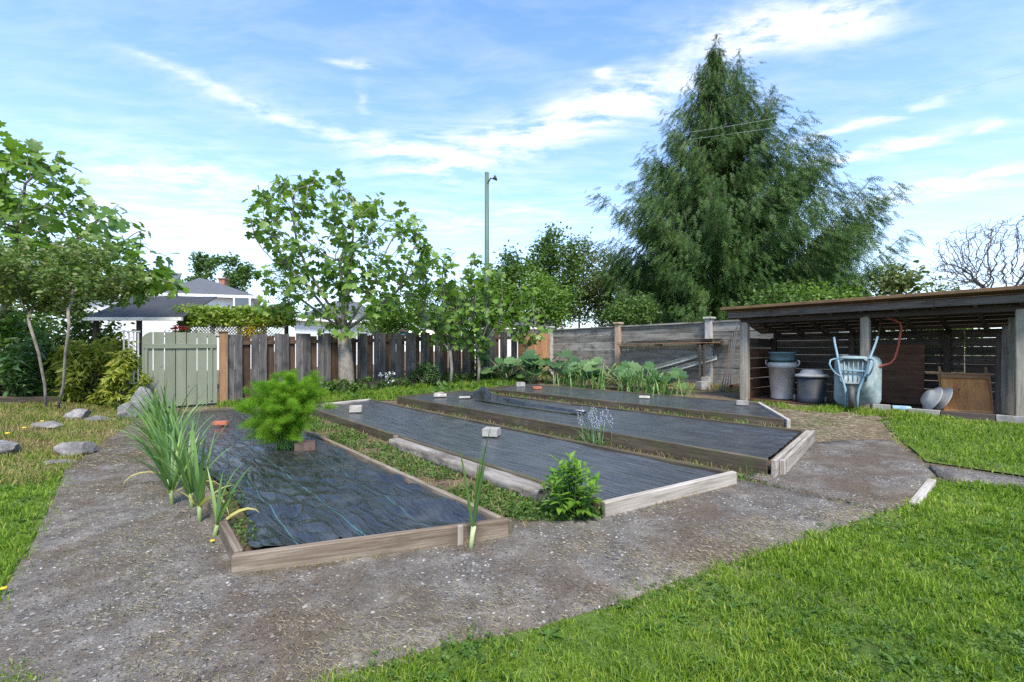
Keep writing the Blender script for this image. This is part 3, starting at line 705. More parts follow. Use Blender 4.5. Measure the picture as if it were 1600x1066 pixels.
solid('paving_stone', (.25, .13, .035), onbed(900, 645, .135), -.2, M_conc, 'thin pale stone pinning the lower end of the flap', 'stone', gw)
solid('concrete_block', (.22, .15, .11), onbed(813, 604, .09), .2, M_concg, 'small grey block on the far corner of the fourth bed', 'block', gw)
solid('brick', (.22, .11, .06), onbed(839, 608, .09), .3, M_brickred, 'reddish brick beside a grey block on the fourth bed', 'brick', gw)
solid('paving_stone', (.2, .12, .04), onbed(1007, 622, .09), -.3, M_conc, 'tan stone lying midway along the fourth bed', 'stone', gw)
solid('concrete_block', (.17, .14, .07), onbed(1160, 633, .085), -.6, M_concg, 'dark grey block at the shed end of the fourth bed', 'block', gw)
# timber edge beside the lawn where the path bends, sleeper on the bank
board('edging_timber', G(1428, 790, .02), G(1456, 753, .02), .055, .05, (0, 0, 1), M_bedtop, None, 3); tag(bpy.data.objects['edging_timber'], 'short pale timber edging between the path and the front lawn', 'timber')
board('sleeper', G(-60, 630, .05), G(84, 626, .06), .16, .12, NV, M_bed, None, 4); tag(bpy.data.objects['sleeper'], 'old timber sleeper on the bank under the twin-stemmed tree', 'timber')
# rocks on the bank
def mat_rock():
    m, nt = newmat('rock'); p = coords(nt)
    a = noise_t(nt, p, 3.0, 9.0, .65); b = noise_t(nt, p, 16.0, 7.0, .7)
    col = ramp(nt, M2(nt, 'ADD', M2(nt, 'MULTIPLY', a, .6), M2(nt, 'MULTIPLY', b, .4)), [(.34, (.06, .057, .055)), (.5, (.18, .17, .16)), (.64, (.36, .345, .32))])
    col = mix(nt, ramp(nt, noise_t(nt, p, 6.0, 6.0), [(.56, 0.0), (.68, .6)]), col, (.16, .14, .09))
    pbr(nt, col, .9, M2(nt, 'ADD', a, b), .8, .03); return m
M_rock = mat_rock()
def rock(px_, py_, size, label, seed, sink=.25, yaw=0.0):
    loc = G(px_, py_); bm = bmesh.new(); bmesh.ops.create_icosphere(bm, subdivisions=4, radius=1)
    r = random.Random(seed); planes = [(Vector((r.gauss(0, 1), r.gauss(0, 1), r.gauss(.3, .8))).normalized(), r.uniform(.55, .85)) for _ in range(9)]
    for v_ in bm.verts:
        c = v_.co.copy()
        for n_, d_ in planes:
            k = c.dot(n_)-d_
            if k > 0: c -= n_*k*.93
        c += c.normalized()*(.05*noise.noise(c*3+Vector((seed, 0, 0)))+.025*noise.noise(c*9))
        v_.co = Vector((c.x*size[0]/2, c.y*size[1]/2, (c.z+1-2*sink)*size[2]/2))
    me = bpy.data.meshes.new('rock'); bm.to_mesh(me); bm.free()
    for p in me.polygons: p.use_smooth = True
    try: me.set_sharp_from_angle(angle=.55)
    except Exception: pass
    return tag(obj('rock', me, M_rock, None, Matrix.Translation(loc) @ Matrix.Rotation(yaw, 4, 'Z')), label, 'rock', 'rocks on the bank')
rock(118, 712, (.42, .34, .22), 'grey rock with one white face at the edge of the path', 3, .18)
rock(8, 712, (.34, .36, .24), 'rounded grey rock cut off by the picture edge', 8, .2)
rock(72, 669, (.50, .34, .14), 'dark flat rock sunk in the rough grass', 5, .2)
rock(122, 655, (.42, .36, .24), 'tilted slab-like rock, middle of the bank', 11, .2, .5)
rock(152, 659, (.36, .32, .14), 'low grey rock touching the tilted slab-like rock', 17, .2)
rock(199, 655, (.40, .4, .34), 'brownish grey rock in front of the tallest rock', 23, .15)
rock(221, 650, (.42, .44, .62), 'tallest rough rock, beside the gate', 29, .12, .3)
rock(200, 628, (.34, .3, .22), 'pale mossy rock behind the tallest rock', 31, .15)
rock(90, 727, (.40, .22, .07), 'thin flat stone lying flush beside the path', 37, .2)
# ------------------------------------------------------------------ fence, gate, wall
F0 = Vector((-6.5, 10.3, 0))
def FP(s, dz=0.0, out=0.0):
    q = F0+NV*s-DV*out; return Vector((q.x, q.y, H(q.x, q.y)+dz))
def fs(px_):
    r = (px_-800)/FPX; return (r*F0.y-F0.x)/(NV.x-NV.y*r)
fence = thing('board_fence', FP(0), 'weathered grey and brown board fence with overlapping upright boards', 'fence')
ztop = 1.56
# rails
s_end = fs(805)
for s0 in np.arange(0.1, s_end, 2.4):
    s1 = min(s0+2.4, s_end)
    for hz_ in (.30, 1.36):
        board('rail', FP(s0, hz_, -.035), FP(s1-.004, hz_, -.035), .09, .04, -DV, M_brown, fence)
    if s0 > .2: board('post', FP(s0, -.1, -.10), FP(s0, 1.62, -.10), .09, .09, -DV, M_brown, fence)
# front boards come in close pairs, grey; brown boards stand behind the gaps
px_pairs = [(353, 379), (392, 417), (429, 452), (462, 485), (496, 517), (530, 546), (558, 574), (584, 602), (610, 627), (633.5, 650), (657, 671), (679, 693), (701, 714), (722, 735), (743, 755), (763, 774), (781, 792)]
k = 0
for a, b in px_pairs:
    sa, sb = fs(a), fs(b); w = (sb-sa)/2
    for j in range(2):
        s_ = sa+w*(j+.5); top = ztop+random.uniform(-.012, .012)
        o = board('board', FP(s_, .03+random.uniform(0, .03), .012), FP(s_+random.uniform(-.006, .006), top, .012), w-.006, .022, -DV, M_grey, fence, k % 3); k += 1
for (a, b), (c, d) in zip(px_pairs[:-1], px_pairs[1:]):
    sb, sc = fs(b), fs(c); w = (sc-sb)+.05; mid = (sb+sc)/2-.02
    board('board', FP(mid, .04, -.075), FP(mid, ztop-.06+random.uniform(-.015, .01), -.075), w, .022, -DV, M_brown, fence, k % 3); k += 1
# new cedar panel up to the wall corner
cp = thing('cedar_fence_panel', FP(fs(810)), 'orange new cedar fence panel in the corner by the grey wall', 'fence panel')
for px0 in np.arange(811, 858, 3.2):
    s_ = fs(px0); w = fs(px0+3.2)-s_
    board('board', FP(s_, .05, .0), FP(s_, 1.50+random.uniform(-.005, .005), .0), w-.006, .02, -DV, M_cedar, cp, k % 3); k += 1
for hz_ in (.35, 1.3): board('rail', FP(fs(808), hz_, -.035), FP(fs(860), hz_, -.035), .09, .04, -DV, M_cedar, cp)
board('post', FP(fs(803), 0, .03), FP(fs(803), 1.66, .03), .16, .10, -DV, M_grey, cp)
# gate post and gate
gp = thing('gate_post', FP(.10), 'tan square timber post between the green gate and the fence', 'post')
board('shaft', FP(.04, -.05, .03), FP(.04, 1.60, .03), .155, .12, -DV, M_post, gp, 1, .008)
board('cap', FP(.04-.10, 1.615, .03), FP(.04+.10, 1.615, .03), .16, .03, (0, 0, 1), M_post, gp, 2, .006)
gate = thing('garden_gate', FP(-.72), 'sage green board gate with rounded top corners', 'gate')
gs0, gs1 = fs(221), -.075
nb = 7; gw_ = (gs1-gs0)/nb; gt = 1.60; rad = .19
for i in range(nb):
    a, b = gs0+gw_*i+.007, gs0+gw_*(i+1)-.007
    pts = [(.04, -(b-a)/2), (.04, (b-a)/2)]
    def top_at(s_):
        d = min(s_-gs0, gs1-s_); 
        return gt if d >= rad else gt-rad+math.sqrt(max(0, rad*rad-(rad-d)**2))
    for j in range(7):
        s_ = b-(b-a)*j/6; pts.append((top_at(s_)+(.0), (s_-(a+b)/2)))
    g = Geo(); g.prism([(x, y) for x, y in pts], -.011, .011)
    M = frame(FP((a+b)/2, 0, .02), FP((a+b)/2, 1, .02), -DV); M.translation = FP((a+b)/2, 0, .02)
    M = Matrix.Translation(M.translation) @ Matrix((Vector((0, 0, 1)), NV, Vector((0, 0, 1)).cross(NV))).transposed().to_4x4()
    g.build('board', M_gate, gate, M)
for z_, o2 in ((1.30, .045), (.22, -.012)):
    board('rail', FP(gs0+.03, z_, o2), FP(gs1-.03, z_, o2), .095, .03, -DV, M_gate, gate)
board('stile', FP(gs1-.115, .10, .045), FP(gs1-.115, 1.25, .045), .045, .03, -DV, M_gate, gate)
board('stile', FP(gs0+.075, .10, .045), FP(gs0+.075, 1.25, .045), .045, .03, -DV, M_gate, gate)
# white trellis left of the gate
M_white = mat_plain('white_paint', (.55, .53, .46), .5, .08, 5, bump=.1, dirt=(.5, .48, .44))
tr = thing('white_trellis', FP(gs0-.4), 'white lattice trellis between the gate and the yellow-green shrub', 'trellis')
for i in range(4): board('upright', FP(gs0-.05-i*.075, .2, -.05), FP(gs0-.05-i*.075, 1.60, -.05), .028, .018, -DV, M_white, tr)
for z_ in (.55, 1.1, 1.6): board('crossbar', FP(gs0-.30, z_, -.03), FP(gs0-.02, z_, -.03), .03, .018, -DV, M_white, tr)
# grey wall of horizontal boards with capped posts
Wc = FP(fs(862))
def WP(t, dz=0.0, out=0.0):
    q = Wc-DV*t-NV*out; return Vector((q.x, q.y, H(q.x, q.y)+dz))
def wt_(px_):
    r = (px_-800)/FPX; return (r*Wc.y-Wc.x)/(-DV.x+DV.y*r)
M_wallpost = mat_plain('pinkish_post', (.36, .25, .18), .85, .25, 7, bump=.4, dirt=(.22, .18, .15))
M_wallpostg = mat_plain('grey_post', (.36, .34, .31), .85, .25, 7, bump=.4, dirt=(.2, .19, .17))
wall = thing('grey_wall', WP(2), 'weathered grey boarded wall with capped posts along the back of the garden', 'wall')
posts = [0.0, wt_(968), wt_(1110), wt_(1110)+3.0]
WT = 1.60
for i, t0 in enumerate(posts):
    mt = (M_wallpostg, M_wallpost, M_wallpostg, M_wallpostg)[i]
    p_ = board('post', WP(t0, -.1, .06), WP(t0, WT+.10, .06), .17, .17, -NV, mt, wall, 2, .008)
    board('cap', WP(t0-.125, WT+.128, .06), WP(t0+.125, WT+.128, .06), .25, .055, (0, 0, 1), mt, p_, 3, .012)
for t0, t1 in zip(posts[:-1], posts[1:]):
    zz = -.05
    for r_ in range(7):
        hgt = .236
        board('board', WP(t0+.09, zz+hgt/2, random.uniform(-.012, .006)), WP(t1-.09, zz+hgt/2, random.uniform(-.012, .006)), hgt-.004, .05, -NV, M_wallwood, wall, r_, .005); zz += hgt
    board('top_rail', WP(t0+.09, zz+.022, .0), WP(t1-.09, zz+.022, .0), .13, .045, (0, 0, 1), M_wallwood, wall, 5)
# shelf of planks on the wall, on brackets
st_ = thing('plank_stack', WP(wt_(1060), 0, .2), 'stack of thin weathered planks stored on brackets along the grey wall', 'planks')
pm = [M_shedpost, M_fascia, M_post, M_shedpost, M_wallwood, M_fascia, M_shedpost]
for i in range(9):
    a = wt_(972+random.uniform(0, 28)); b = wt_(1140-random.uniform(0, 6))
    zz = 1.06+.022*(i//3)+.012*random.random(); off = .12+.12*(i % 3)
    board('plank', WP(a, zz+.022*(i//3), off+random.uniform(-.02, .02)), WP(b, zz+.022*(i//3)+.02, off+random.uniform(-.02, .02)), .115, .018, (0, 0, 1), pm[i % 7], st_, i % 3)
for px0 in (1035, 1100, 1125):
    t0 = wt_(px0); board('bracket', WP(t0, 1.035, .02), WP(t0, 1.035, .45), .04, .035, (0, 0, 1), M_shed, st_)
sp_ = thing('prop_posts', WP(wt_(1108), 0, .15), 'pair of dark uprights propping the plank stack on the wall', 'props')
for dx in (0, .12): board('upright', WP(wt_(1106)+dx, .0, .42), WP(wt_(1106)+dx, 1.03, .42), .05, .04, -NV, M_shed, sp_)
# two pale channels leaning against the wall
M_alu = mat_plain('pale_green_channel', (.36, .37, .32), .5, .15, 4, bump=.15, dirt=(.22, .21, .17))
def channel(pa, pb, label):
    r = thing('metal_channel', Vector((pa.x, pa.y, H(pa.x, pa.y))), label, 'channel', 'channels leaning on the wall')
    board('web', pa, pb, .10, .012, -NV, M_alu, r); up = Vector((0, 0, .05))
    board('flange', pa+up-NV*.027, pb+up-NV*.027, .05, .008, (0, 0, 1), M_alu, r); board('flange', pa-up-NV*.027, pb-up-NV*.027, .05, .008, (0, 0, 1), M_alu, r)
    d = (pb-pa).normalized()
    for i in range(5):
        q = pa.lerp(pb, .15+.17*i)-NV*.010; g = Geo(); g.tube([q, q-NV*.008], .009, 8); g.build('bolt', M_shed, r)
ya = WP(wt_(1020), 0, .30).y
channel(at(1012, 578, ya-.2), at(1090, 556, WP(wt_(1092), 0, .22).y), 'upper pale metal channel leaning on the grey wall')
channel(at(1030, 584, ya-.5), at(1120, 559, WP(wt_(1120), 0, .40).y), 'lower pale metal channel with bolts, nearer the shed')
# rods, pots and block by the shed corner
M_rod = mat_plain('dark_rod', (.07, .065, .06), .6, .2, 5)
rb_ = G(1135, 612); rt_ = WP(wt_(1150), 1.45, .08)
for i, (dx, lab, mt) in enumerate(((0, 'leftmost dark rod leaning on the wall by the shed corner', M_brown), (.08, 'second dark rod leaning by the shed corner', M_rod), (.15, 'third dark rod leaning by the shed corner', M_rod), (.22, 'dark rod leaning closest to the shed post', M_rod))):
    q = W(rb_.x-.10+dx, rb_.y+.05+dx*.3); g = Geo(); g.tube([q, q.lerp(rt_, .5)+Vector((dx*.1, 0, 0)), rt_+Vector((-.12+dx*.9, 0, -.25+.1*i))], .014, 6)
    tag(g.build('garden_rod', mt), lab, 'rod', 'rods by the shed corner')
M_terra = mat_plain('terracotta', (.42, .15, .075), .85, .2, 8, bump=.2)
for i, (pp, yw) in enumerate((((1136, 611), .4), ((1145, 609), 1.2))):
    q = G(*pp); g = Geo(); g.lathe([(0, 0), (.05, 0), (.065, .10), (.078, .10), (.078, .125), (.068, .125), (.062, .10), (.045, .012), (0, .012)], 18)
    tag(g.build('terracotta_pot', M_terra, None, Matrix.Translation(q+Vector((0, 0, .07))) @ Matrix.Rotation(yw, 4, 'Z') @ Matrix.Rotation(1.5, 4, 'X'), True), ('tipped terracotta pot at the foot of the rods', 'tipped terracotta pot touching the shed post')[i], 'pot', 'tipped pots')
solid('concrete_block', (.28, .2, .19), G(1098, 609), .4, M_concg, 'rough grey block on straw below the grey wall', 'block')
solid('concrete_block', (.2, .2, .2), WP(wt_(1118), 0, .45), .7, M_concg, 'dark grey block under the prop posts', 'block')
# ------------------------------------------------------------------ green lamp pole
M_pole = mat_plain('green_pole_paint', (.075, .125, .085), .55, .15, 3, bump=.1)
q = W(-.78, 14.3); pole = thing('lamp_pole', q, 'tall green metal pole with a small round lamp near its top', 'pole')
top = q.z+0; ht = CAMH+(HORIZON-271)/FPX*14.3
g = Geo(); g.tube([(q.x, q.y, q.z-.1), (q.x, q.y, 3.5), (q.x, q.y, ht)], [.085, .075, .062], 14); g.build('shaft', M_pole, pole, smooth=True)
g = Geo(); g.tube([(q.x, q.y, ht), (q.x, q.y, ht+.02)], [.068, .06], 14); g.build('cap', M_pole, pole)
g = Geo(); g.tube([(q.x+.03, q.y-.05, ht-.32), (q.x+.12, q.y-.08, ht-.18), (q.x+.2, q.y-.09, ht-.2)], .022, 8); arm = g.build('bracket', M_rod, pole, smooth=True)
g = Geo(); g.lathe([(0, -.05), (.03, -.05), (.05, -.02), (.085, .02), (.09, .05), (.07, .05), (.045, .0), (0, -.01)], 18)
g.build('lamp_head', M_rod, pole, Matrix.Translation((q.x+.25, q.y-.1, ht-.19)) @ Matrix.Rotation(1.2, 4, 'Y'), True)

# ------------------------------------------------------------------ open-fronted shed
SL = G(1162, 625); SR = G(1594, 655)
SD = Vector((.636, -.771, 0))                                        # along the front, to the right
SL0 = Vector((SL.x, SL.y, 0)); SZ = SL.z
def SP(t, z, back): q = SL0+SD*t+NV*back; return Vector((q.x, q.y, SZ+z))
def st(px_, back=0.0):
    r = (px_-800)/FPX; o0 = SL0+NV*back; return (r*o0.y-o0.x)/(SD.x-SD.y*r)
shed = thing('lean_to_shed', SP(2, 0, .8), 'open-fronted lean-to shed of dark weathered boards along the lawn', 'shed')
TR = st(1594); TE = TR+1.4; DEEP = 1.35; HF, HB = 1.60, 1.27
def roofz(back): return HF+.0+(HB-HF)*(back/DEEP)
# posts
for t_, w_ in ((.0, .145), (st(1351), .12), (TR+.02, .13)):
    board('post', SP(t_, -.1, .05), SP(t_, HF-.10, .05), w_, .13, -NV, M_shedpost, shed, 1, .012)
for t_ in (.05, 1.4, 2.7, TR, TE): board('rear_post', SP(t_, -.1, DEEP-.06), SP(t_, HB-.06, DEEP-.06), .09, .09, -NV, M_shed, shed, 2)
# front beam and fascia
board('beam', SP(-.05, HF-.085, .05), SP(TE, HF-.085, .05), .10, .13, -NV, M_shed, shed, 1, .008)
fm = st(1462)
board('fascia', SP(-.22, HF+.02, -.16), SP(fm-.002, HF+.02, -.16), .105, .03, -NV, M_fascia, shed, 1, .006)
board('fascia', SP(fm+.002, HF+.02, -.162), SP(TE+.1, HF+.02, -.162), .105, .03, -NV, M_fascia, shed, 2, .006)
# rafters and roof planks
for i, t_ in enumerate(np.arange(.15, TE, .43)):
    board('rafter', SP(t_, HF-.0, -.14), SP(t_, HB-.015, DEEP+.02), .04, .085, (0, 0, 1), M_shed, shed, i % 3)
M_roofrust = mat_plain('rusty_roof_edge', (.16, .095, .045), .9, .35, 5, bump=.4, dirt=(.07, .055, .04))
for i in range(8):
    b0, b1 = -.26+i*.225, -.26+(i+1)*.225
    za, zb = roofz(b0)+.095, roofz(b1)+.095
    board('roof_board', (SP(-.30, 0, 0)+NV*(b0+b1)/2+Vector((0, 0, (za+zb)/2))), (SP(TE+.15, 0, 0)+NV*(b0+b1)/2+Vector((0, 0, (za+zb)/2))), .218, .022, (NV.cross(SD)+Vector((0, 0, 0))) if False else Vector((NV.x*.22, NV.y*.22, 1)), M_roofrust if i == 0 else M_shed, shed, i % 3)
board('drip_edge', SP(-.33, roofz(-.28)+.085, -.272), SP(TE+.15, roofz(-.28)+.085, -.272), .02, .05, (0, 0, 1), M_roofrust, shed, 3)
# rear wall slats with daylight gaps
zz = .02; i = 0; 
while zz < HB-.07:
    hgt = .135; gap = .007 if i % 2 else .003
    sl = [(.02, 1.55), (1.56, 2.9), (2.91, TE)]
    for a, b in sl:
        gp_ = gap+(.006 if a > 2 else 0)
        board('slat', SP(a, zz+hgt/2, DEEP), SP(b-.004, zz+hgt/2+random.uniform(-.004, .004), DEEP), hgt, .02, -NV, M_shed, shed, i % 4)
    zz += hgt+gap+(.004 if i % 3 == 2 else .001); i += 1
# left side wall panel
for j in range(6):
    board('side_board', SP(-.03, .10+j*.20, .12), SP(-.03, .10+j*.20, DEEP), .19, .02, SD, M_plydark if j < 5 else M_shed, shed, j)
for j in range(4): board('side_board', SP(TE, .15+j*.3, .12), SP(TE, .15+j*.3, DEEP), .28, .02, SD, M_shed, shed, j)
# floor kerb timbers
for a, b, m_ in ((st(1420), st(1470), M_concg), (st(1471), st(1556), M_shed), (st(1557), TE, M_concg)):
    board('kerb', SP(a, .03, -.02), SP(b-.005, .03, -.02), .09, .07, -NV, m_, shed, 2)
g = Geo()
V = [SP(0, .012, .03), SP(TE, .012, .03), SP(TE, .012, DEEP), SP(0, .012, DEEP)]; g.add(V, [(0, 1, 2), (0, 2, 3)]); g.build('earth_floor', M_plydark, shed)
# --- things in the shed
tag(board('plywood_sheet', SP(st(1405, 1.0)-.33, .55, .95), SP(st(1405, 1.0)+.33, .55, .95), 1.0, .015, -NV+Vector((0, 0, .12)), M_plydark), 'dark brown plywood sheet standing against the rear of the shed', 'plywood')
def lathe_thing(name, loc, parts, label, cat):
    r = thing(name, loc, label, cat)
    for nm, prof, mt, seg in parts:
        g = Geo(); g.lathe(prof, seg); g.build(nm, mt, r, Matrix.Translation(loc), True)
    return r
M_binw = mat_plain('pale_grey_plastic', (.52, .48, .45), .55, .1, 4, bump=.08, dirt=(.24, .21, .19))
M_bind = mat_plain('charcoal_plastic', (.035, .042, .05), .5, .15, 4, bump=.08, dirt=(.07, .068, .066))
M_lid = mat_plain('light_grey_lid', (.42, .41, .39), .55, .1, 4, bump=.08, dirt=(.26, .25, .23))
M_tub = mat_plain('blue_grey_tub', (.12, .21, .25), .5, .12, 4, bump=.08, dirt=(.10, .14, .15))
M_tubg = mat_plain('dark_green_band', (.03, .07, .055), .5, .12, 4)
bq = G(1222, 623)
rim = [(0, .0), (.185, 0), (.195, .02), (.23, .60), (.245, .60), (.25, .64), (.245, .70), (.228, .70), (.215, .62), (.18, .03), (0, .03)]
bw = lathe_thing('rubbish_bin', bq, [('body', rim, M_binw, 36)], 'tall pale grey plastic bin carrying a blue tub', 'bin')
for sg in (-1, 1):
    g = Geo(); c = bq+SD*(sg*.245)+Vector((0, 0, .66)); o = SD*sg
    g.tube([c+Vector((0, 0, -.03)), c+o*.03+Vector((0, 0, -.02)), c+o*.055+Vector((0, 0, .02)), c+o*.05+Vector((0, 0, .075)), c+o*.02+Vector((0, 0, .08))], .013, 6); g.build('handle', M_binw, bw, smooth=True)
tb = lathe_thing('plastic_tub', bq+Vector((0, 0, .655)), [('base', [(0, .0), (.195, 0), (.207, .09)], M_tubg, 32), ('body', [(.209, .088), (.222, .215), (.238, .215), (.240, .245), (.222, .245), (.205, .10), (0, .09)], M_tub, 32)], 'blue tub sitting in the top of the pale bin', 'tub')
tb_h = Geo(); tb_h.box((-.055, -.012, -.022), (.055, .012, .022)); fwd = Vector((-bq.x, -bq.y, 0)).normalized()
tb_h.build('label_recess', M_tubg, tb, frame(bq, bq+Vector((-fwd.y, fwd.x, 0)), (0, 0, 1)).to_3x3().to_4x4() if False else Matrix.Translation(bq+fwd*.216+Vector((0, 0, .83))) @ Matrix.Rotation(math.atan2(fwd.y, fwd.x)+math.pi/2, 4, 'Z'))
dq = G(1268, 629)
db = lathe_thing('wheeled_bin', dq, [('body', [(0, 0), (.225, 0), (.235, .02), (.232, .13), (.215, .135), (.232, .47), (.22, .47), (.2, .03), (0, .03)], M_bind, 36), ('lid', [(0, .60), (.10, .60), (.155, .585), (.185, .52), (.25, .505), (.262, .485), (.258, .465), (.236, .46), (.23, .48), (0, .48)], M_lid, 36)], 'squat charcoal wheeled bin with a light grey lid', 'bin')
for sg in (-1, 1):
    g = Geo(); g.lathe([(0, -.025), (.05, -.025), (.068, -.015), (.072, 0), (.068, .015), (.05, .025), (0, .025)], 20)
    g.build('wheel', M_rod, db, Matrix.Translation(dq+SD*(sg*.25)-NV*.06+Vector((0, 0, .072))) @ Matrix.Rotation(math.pi/2, 4, 'Y') @ Matrix.Rotation(.8, 4, 'X'), True)
# wheelbarrow stood on its nose
def rr(w, h, cx, cz, rad, n=5):
    P = []
    for (sx_, sz_, a0) in ((1, 1, 0), (-1, 1, 90), (-1, -1, 180), (1, -1, 270)):
        for k_ in range(n+1):
            a = math.radians(a0+90*k_/n); P.append((cx+sx_*(w/2-rad)+rad*math.cos(a), cz+sz_*(h/2-rad)+rad*math.sin(a)))
    return P
def wheelbarrow():
    loc = G(1336, 640); r = thing('wheelbarrow', loc, 'faded blue wheelbarrow stood on end against the shed', 'wheelbarrow')
    yaw = math.atan2(-loc.x, loc.y)*-1
    A = Matrix.Translation(loc) @ Matrix.Rotation(-math.atan2(loc.x, loc.y)-.16, 4, 'Z') @ Matrix.Rotation(math.radians(-7), 4, 'X')
    m, nt = newmat('faded_blue_tray'); p = coords(nt)
    a = noise_t(nt, p, 5.0, 8.0, .7); b = noise_t(nt, p, 2.0, 4.0)
    col = ramp(nt, a, [(.32, (.14, .19, .19)), (.5, (.26, .32, .32)), (.68, (.42, .46, .43))])
    col = mix(nt, ramp(nt, b, [(.42, 0.0), (.6, .7)]), col, (.20, .30, .37))
    col = mix(nt, ramp(nt, noise_t(nt, p, 11.0, 8.0, .7), [(.60, 0.0), (.68, .7)]), col, (.11, .085, .06)); pbr(nt, col, .6, a, .15, .005)
    M_tube = mat_plain('blue_tube_paint', (.16, .27, .34), .5, .25, 6, bump=.08, dirt=(.36, .40, .40))
    rings = [(rr(.36, .40, 0, .60, .09), -.21), (rr(.42, .50, .0, .585, .11), -.19), (rr(.60, .80, .0, .48, .13), .10), (rr(.63, .84, .0, .475, .14), .115), (rr(.63, .84, .0, .475, .14), .13), (rr(.585, .785, 0, .48, .12), .105), (rr(.40, .48, 0, .585, .10), -.178)]
    V = []; T = []; n = len(rings[0][0])
    for P, y in rings: V += [(x, y, z) for x, z in P]
    for i in range(len(rings)-1):
        for k_ in range(n):
            k2 = (k_+1) % n; a_ = i*n+k_; b_ = i*n+k2; T += [(a_, b_, b_+n), (a_, b_+n, a_+n)]
    for i, y in ((0, -.213), (len(rings)-1, -.175)):
        V.append((0, y, .6)); c = len(V)-1
        for k_ in range(n): T.append((c, i*n+k_, i*n+(k_+1) % n))
    g = Geo(); g.add(V, T); tray = g.build('tray', m, r, A, True)
    g = Geo()
    for k_ in range(5): g.tube([(-.12+.06*k_, -.214, .44), (-.12+.06*k_, -.218, .6), (-.12+.06*k_, -.214, .76)], .006, 6)
    g.build('tray_rib', m, tray, A, True)
    for sg in (-1, 1):
        g = Geo(); g.tube([(sg*.285, -.13, 1.16), (sg*.27, -.15, 1.07), (sg*.215, -.21, .84), (sg*.20, -.235, .76), (sg*.175, -.245, .60), (sg*.12, -.265, .42), (sg*.085, -.28, .30), (sg*.075, -.29, .17), (sg*.075, -.29, .02)], .0165, 10)
        fr_ = g.build('handle_tube', M_tube, r, A, True)
        g = Geo(); g.tube([(sg*.20, -.235, .79), (sg*.24, -.28, .785), (sg*.28, -.36, .755), (sg*.285, -.39, .69), (sg*.26, -.38, .62), (sg*.22, -.30, .55), (sg*.14, -.262, .49)], .013, 8); g.build('leg', M_tube, r, A, True)
    for z_, w_ in ((.80, .21), (.60, .175)):
        g = Geo(); g.tube([(-w_, -.24, z_), (w_, -.24, z_)], .011, 8); g.build('brace', M_tube, r, A, True)
    g = Geo()
    R_, r_ = .125, .048; V = []; T = []; n1_, n2_ = 28, 10
    for i in range(n1_):
        for j in range(n2_):
            a = 2*math.pi*i/n1_; b = 2*math.pi*j/n2_; rr_ = R_+r_*math.cos(b); V.append((r_*.9*math.sin(b), rr_*math.cos(a), rr_*math.sin(a)))
    for i in range(n1_):
        for j in range(n2_):
            a, b, c, d = i*n2_+j, ((i+1) % n1_)*n2_+j, ((i+1) % n1_)*n2_+(j+1) % n2_, i*n2_+(j+1) % n2_; T += [(a, b, c), (a, c, d)]
    g.add(V, T); AW = A @ Matrix.Translation((0, -.29, .185)) @ Matrix.Rotation(.18, 4, 'Z')
    wh = g.build('tyre', M_rod, r, AW, True)
    g = Geo(); g.lathe([(0, -.04), (.035, -.04), (.04, -.02), (.085, -.012), (.088, .012), (.04, .02), (.035, .04), (0, .04)], 24); g.build('rim', M_lid, wh, AW @ Matrix.Rotation(math.pi/2, 4, 'Y'), True)
wheelbarrow()
# red bent handle hanging from the roof, stick
M_red = mat_plain('faded_red_paint', (.38, .075, .045), .55, .2, 6, dirt=(.25, .1, .08))
yr = SP(st(1400), 0, .35).y
g = Geo(); g.tube([at(1384, 496, yr), at(1394, 499, yr), at(1406, 504, yr), at(1408.5, 512, yr), at(1404, 540, yr), at(1398, 560, yr), at(1391, 568, yr), at(1376, 572, yr), at(1362, 576, yr)], .016, 8)
tag(g.build('bent_red_handle', M_red, smooth=True), 'bent red metal tube hanging from the shed roof', 'handle')
g = Geo(); ys_ = SP(st(1375), 0, .5).y; g.tube([at(1377, 497, ys_), at(1366, 556, ys_), at(1356, 622, ys_)], .014, 6); tag(g.build('wooden_stick', M_brown), 'thin brown stick leaning behind the wheelbarrow', 'stick')
# plywood table top stood on edge with legs up
def table():
    loc = G(1512, 646); by = loc.y
    r = thing('folded_table', loc, 'orange plywood table top stood on edge in the shed', 'table')
    X = Vector((.80, -.6, 0)).normalized()*1; lean = Vector((-.02, .10, 1)).normalized()
    nrm = X.cross(lean).normalized()
    if nrm.y > 0: nrm = -nrm
    w_, h_ = .52, .56; c = loc+lean*(h_/2+.01)
    board('top', c-lean*h_/2, c+lean*h_/2, w_, .018, nrm, M_ply, r, 1)
    board('rail', c-X*w_/2+lean*(h_/2-.03)+nrm*.02, c+X*w_/2+lean*(h_/2-.03)+nrm*.02, .055, .02, nrm, M_post, r, 1)
    board('rail', c-X*w_/2-lean*(h_/2-.02)+nrm*.02, c+X*w_/2-lean*(h_/2-.02)+nrm*.02, .04, .02, nrm, M_ply, r, 2)
    for sg in (-1, 1):
        board('edge', c+X*sg*(w_/2+.011)-lean*h_/2+nrm*.004, c+X*sg*(w_/2+.011)+lean*h_/2+nrm*.004, .05, .02, X, M_post, r, 1)
        board('leg', c+X*sg*(w_/2-.01)+lean*(h_/2-.1)-nrm*.03, c+X*sg*(w_/2-.01)+lean*(h_/2+.12)-nrm*.03, .032, .03, nrm, M_post, r, 2)
    b_ = c+lean*(h_/2+.015)+nrm*.015
    tag(board('loose_batten', b_-X*.42, b_+X*.44, .035, .03, (0, 0, 1), M_post), 'long tan batten lying across the top of the orange plywood table', 'batten')
table()
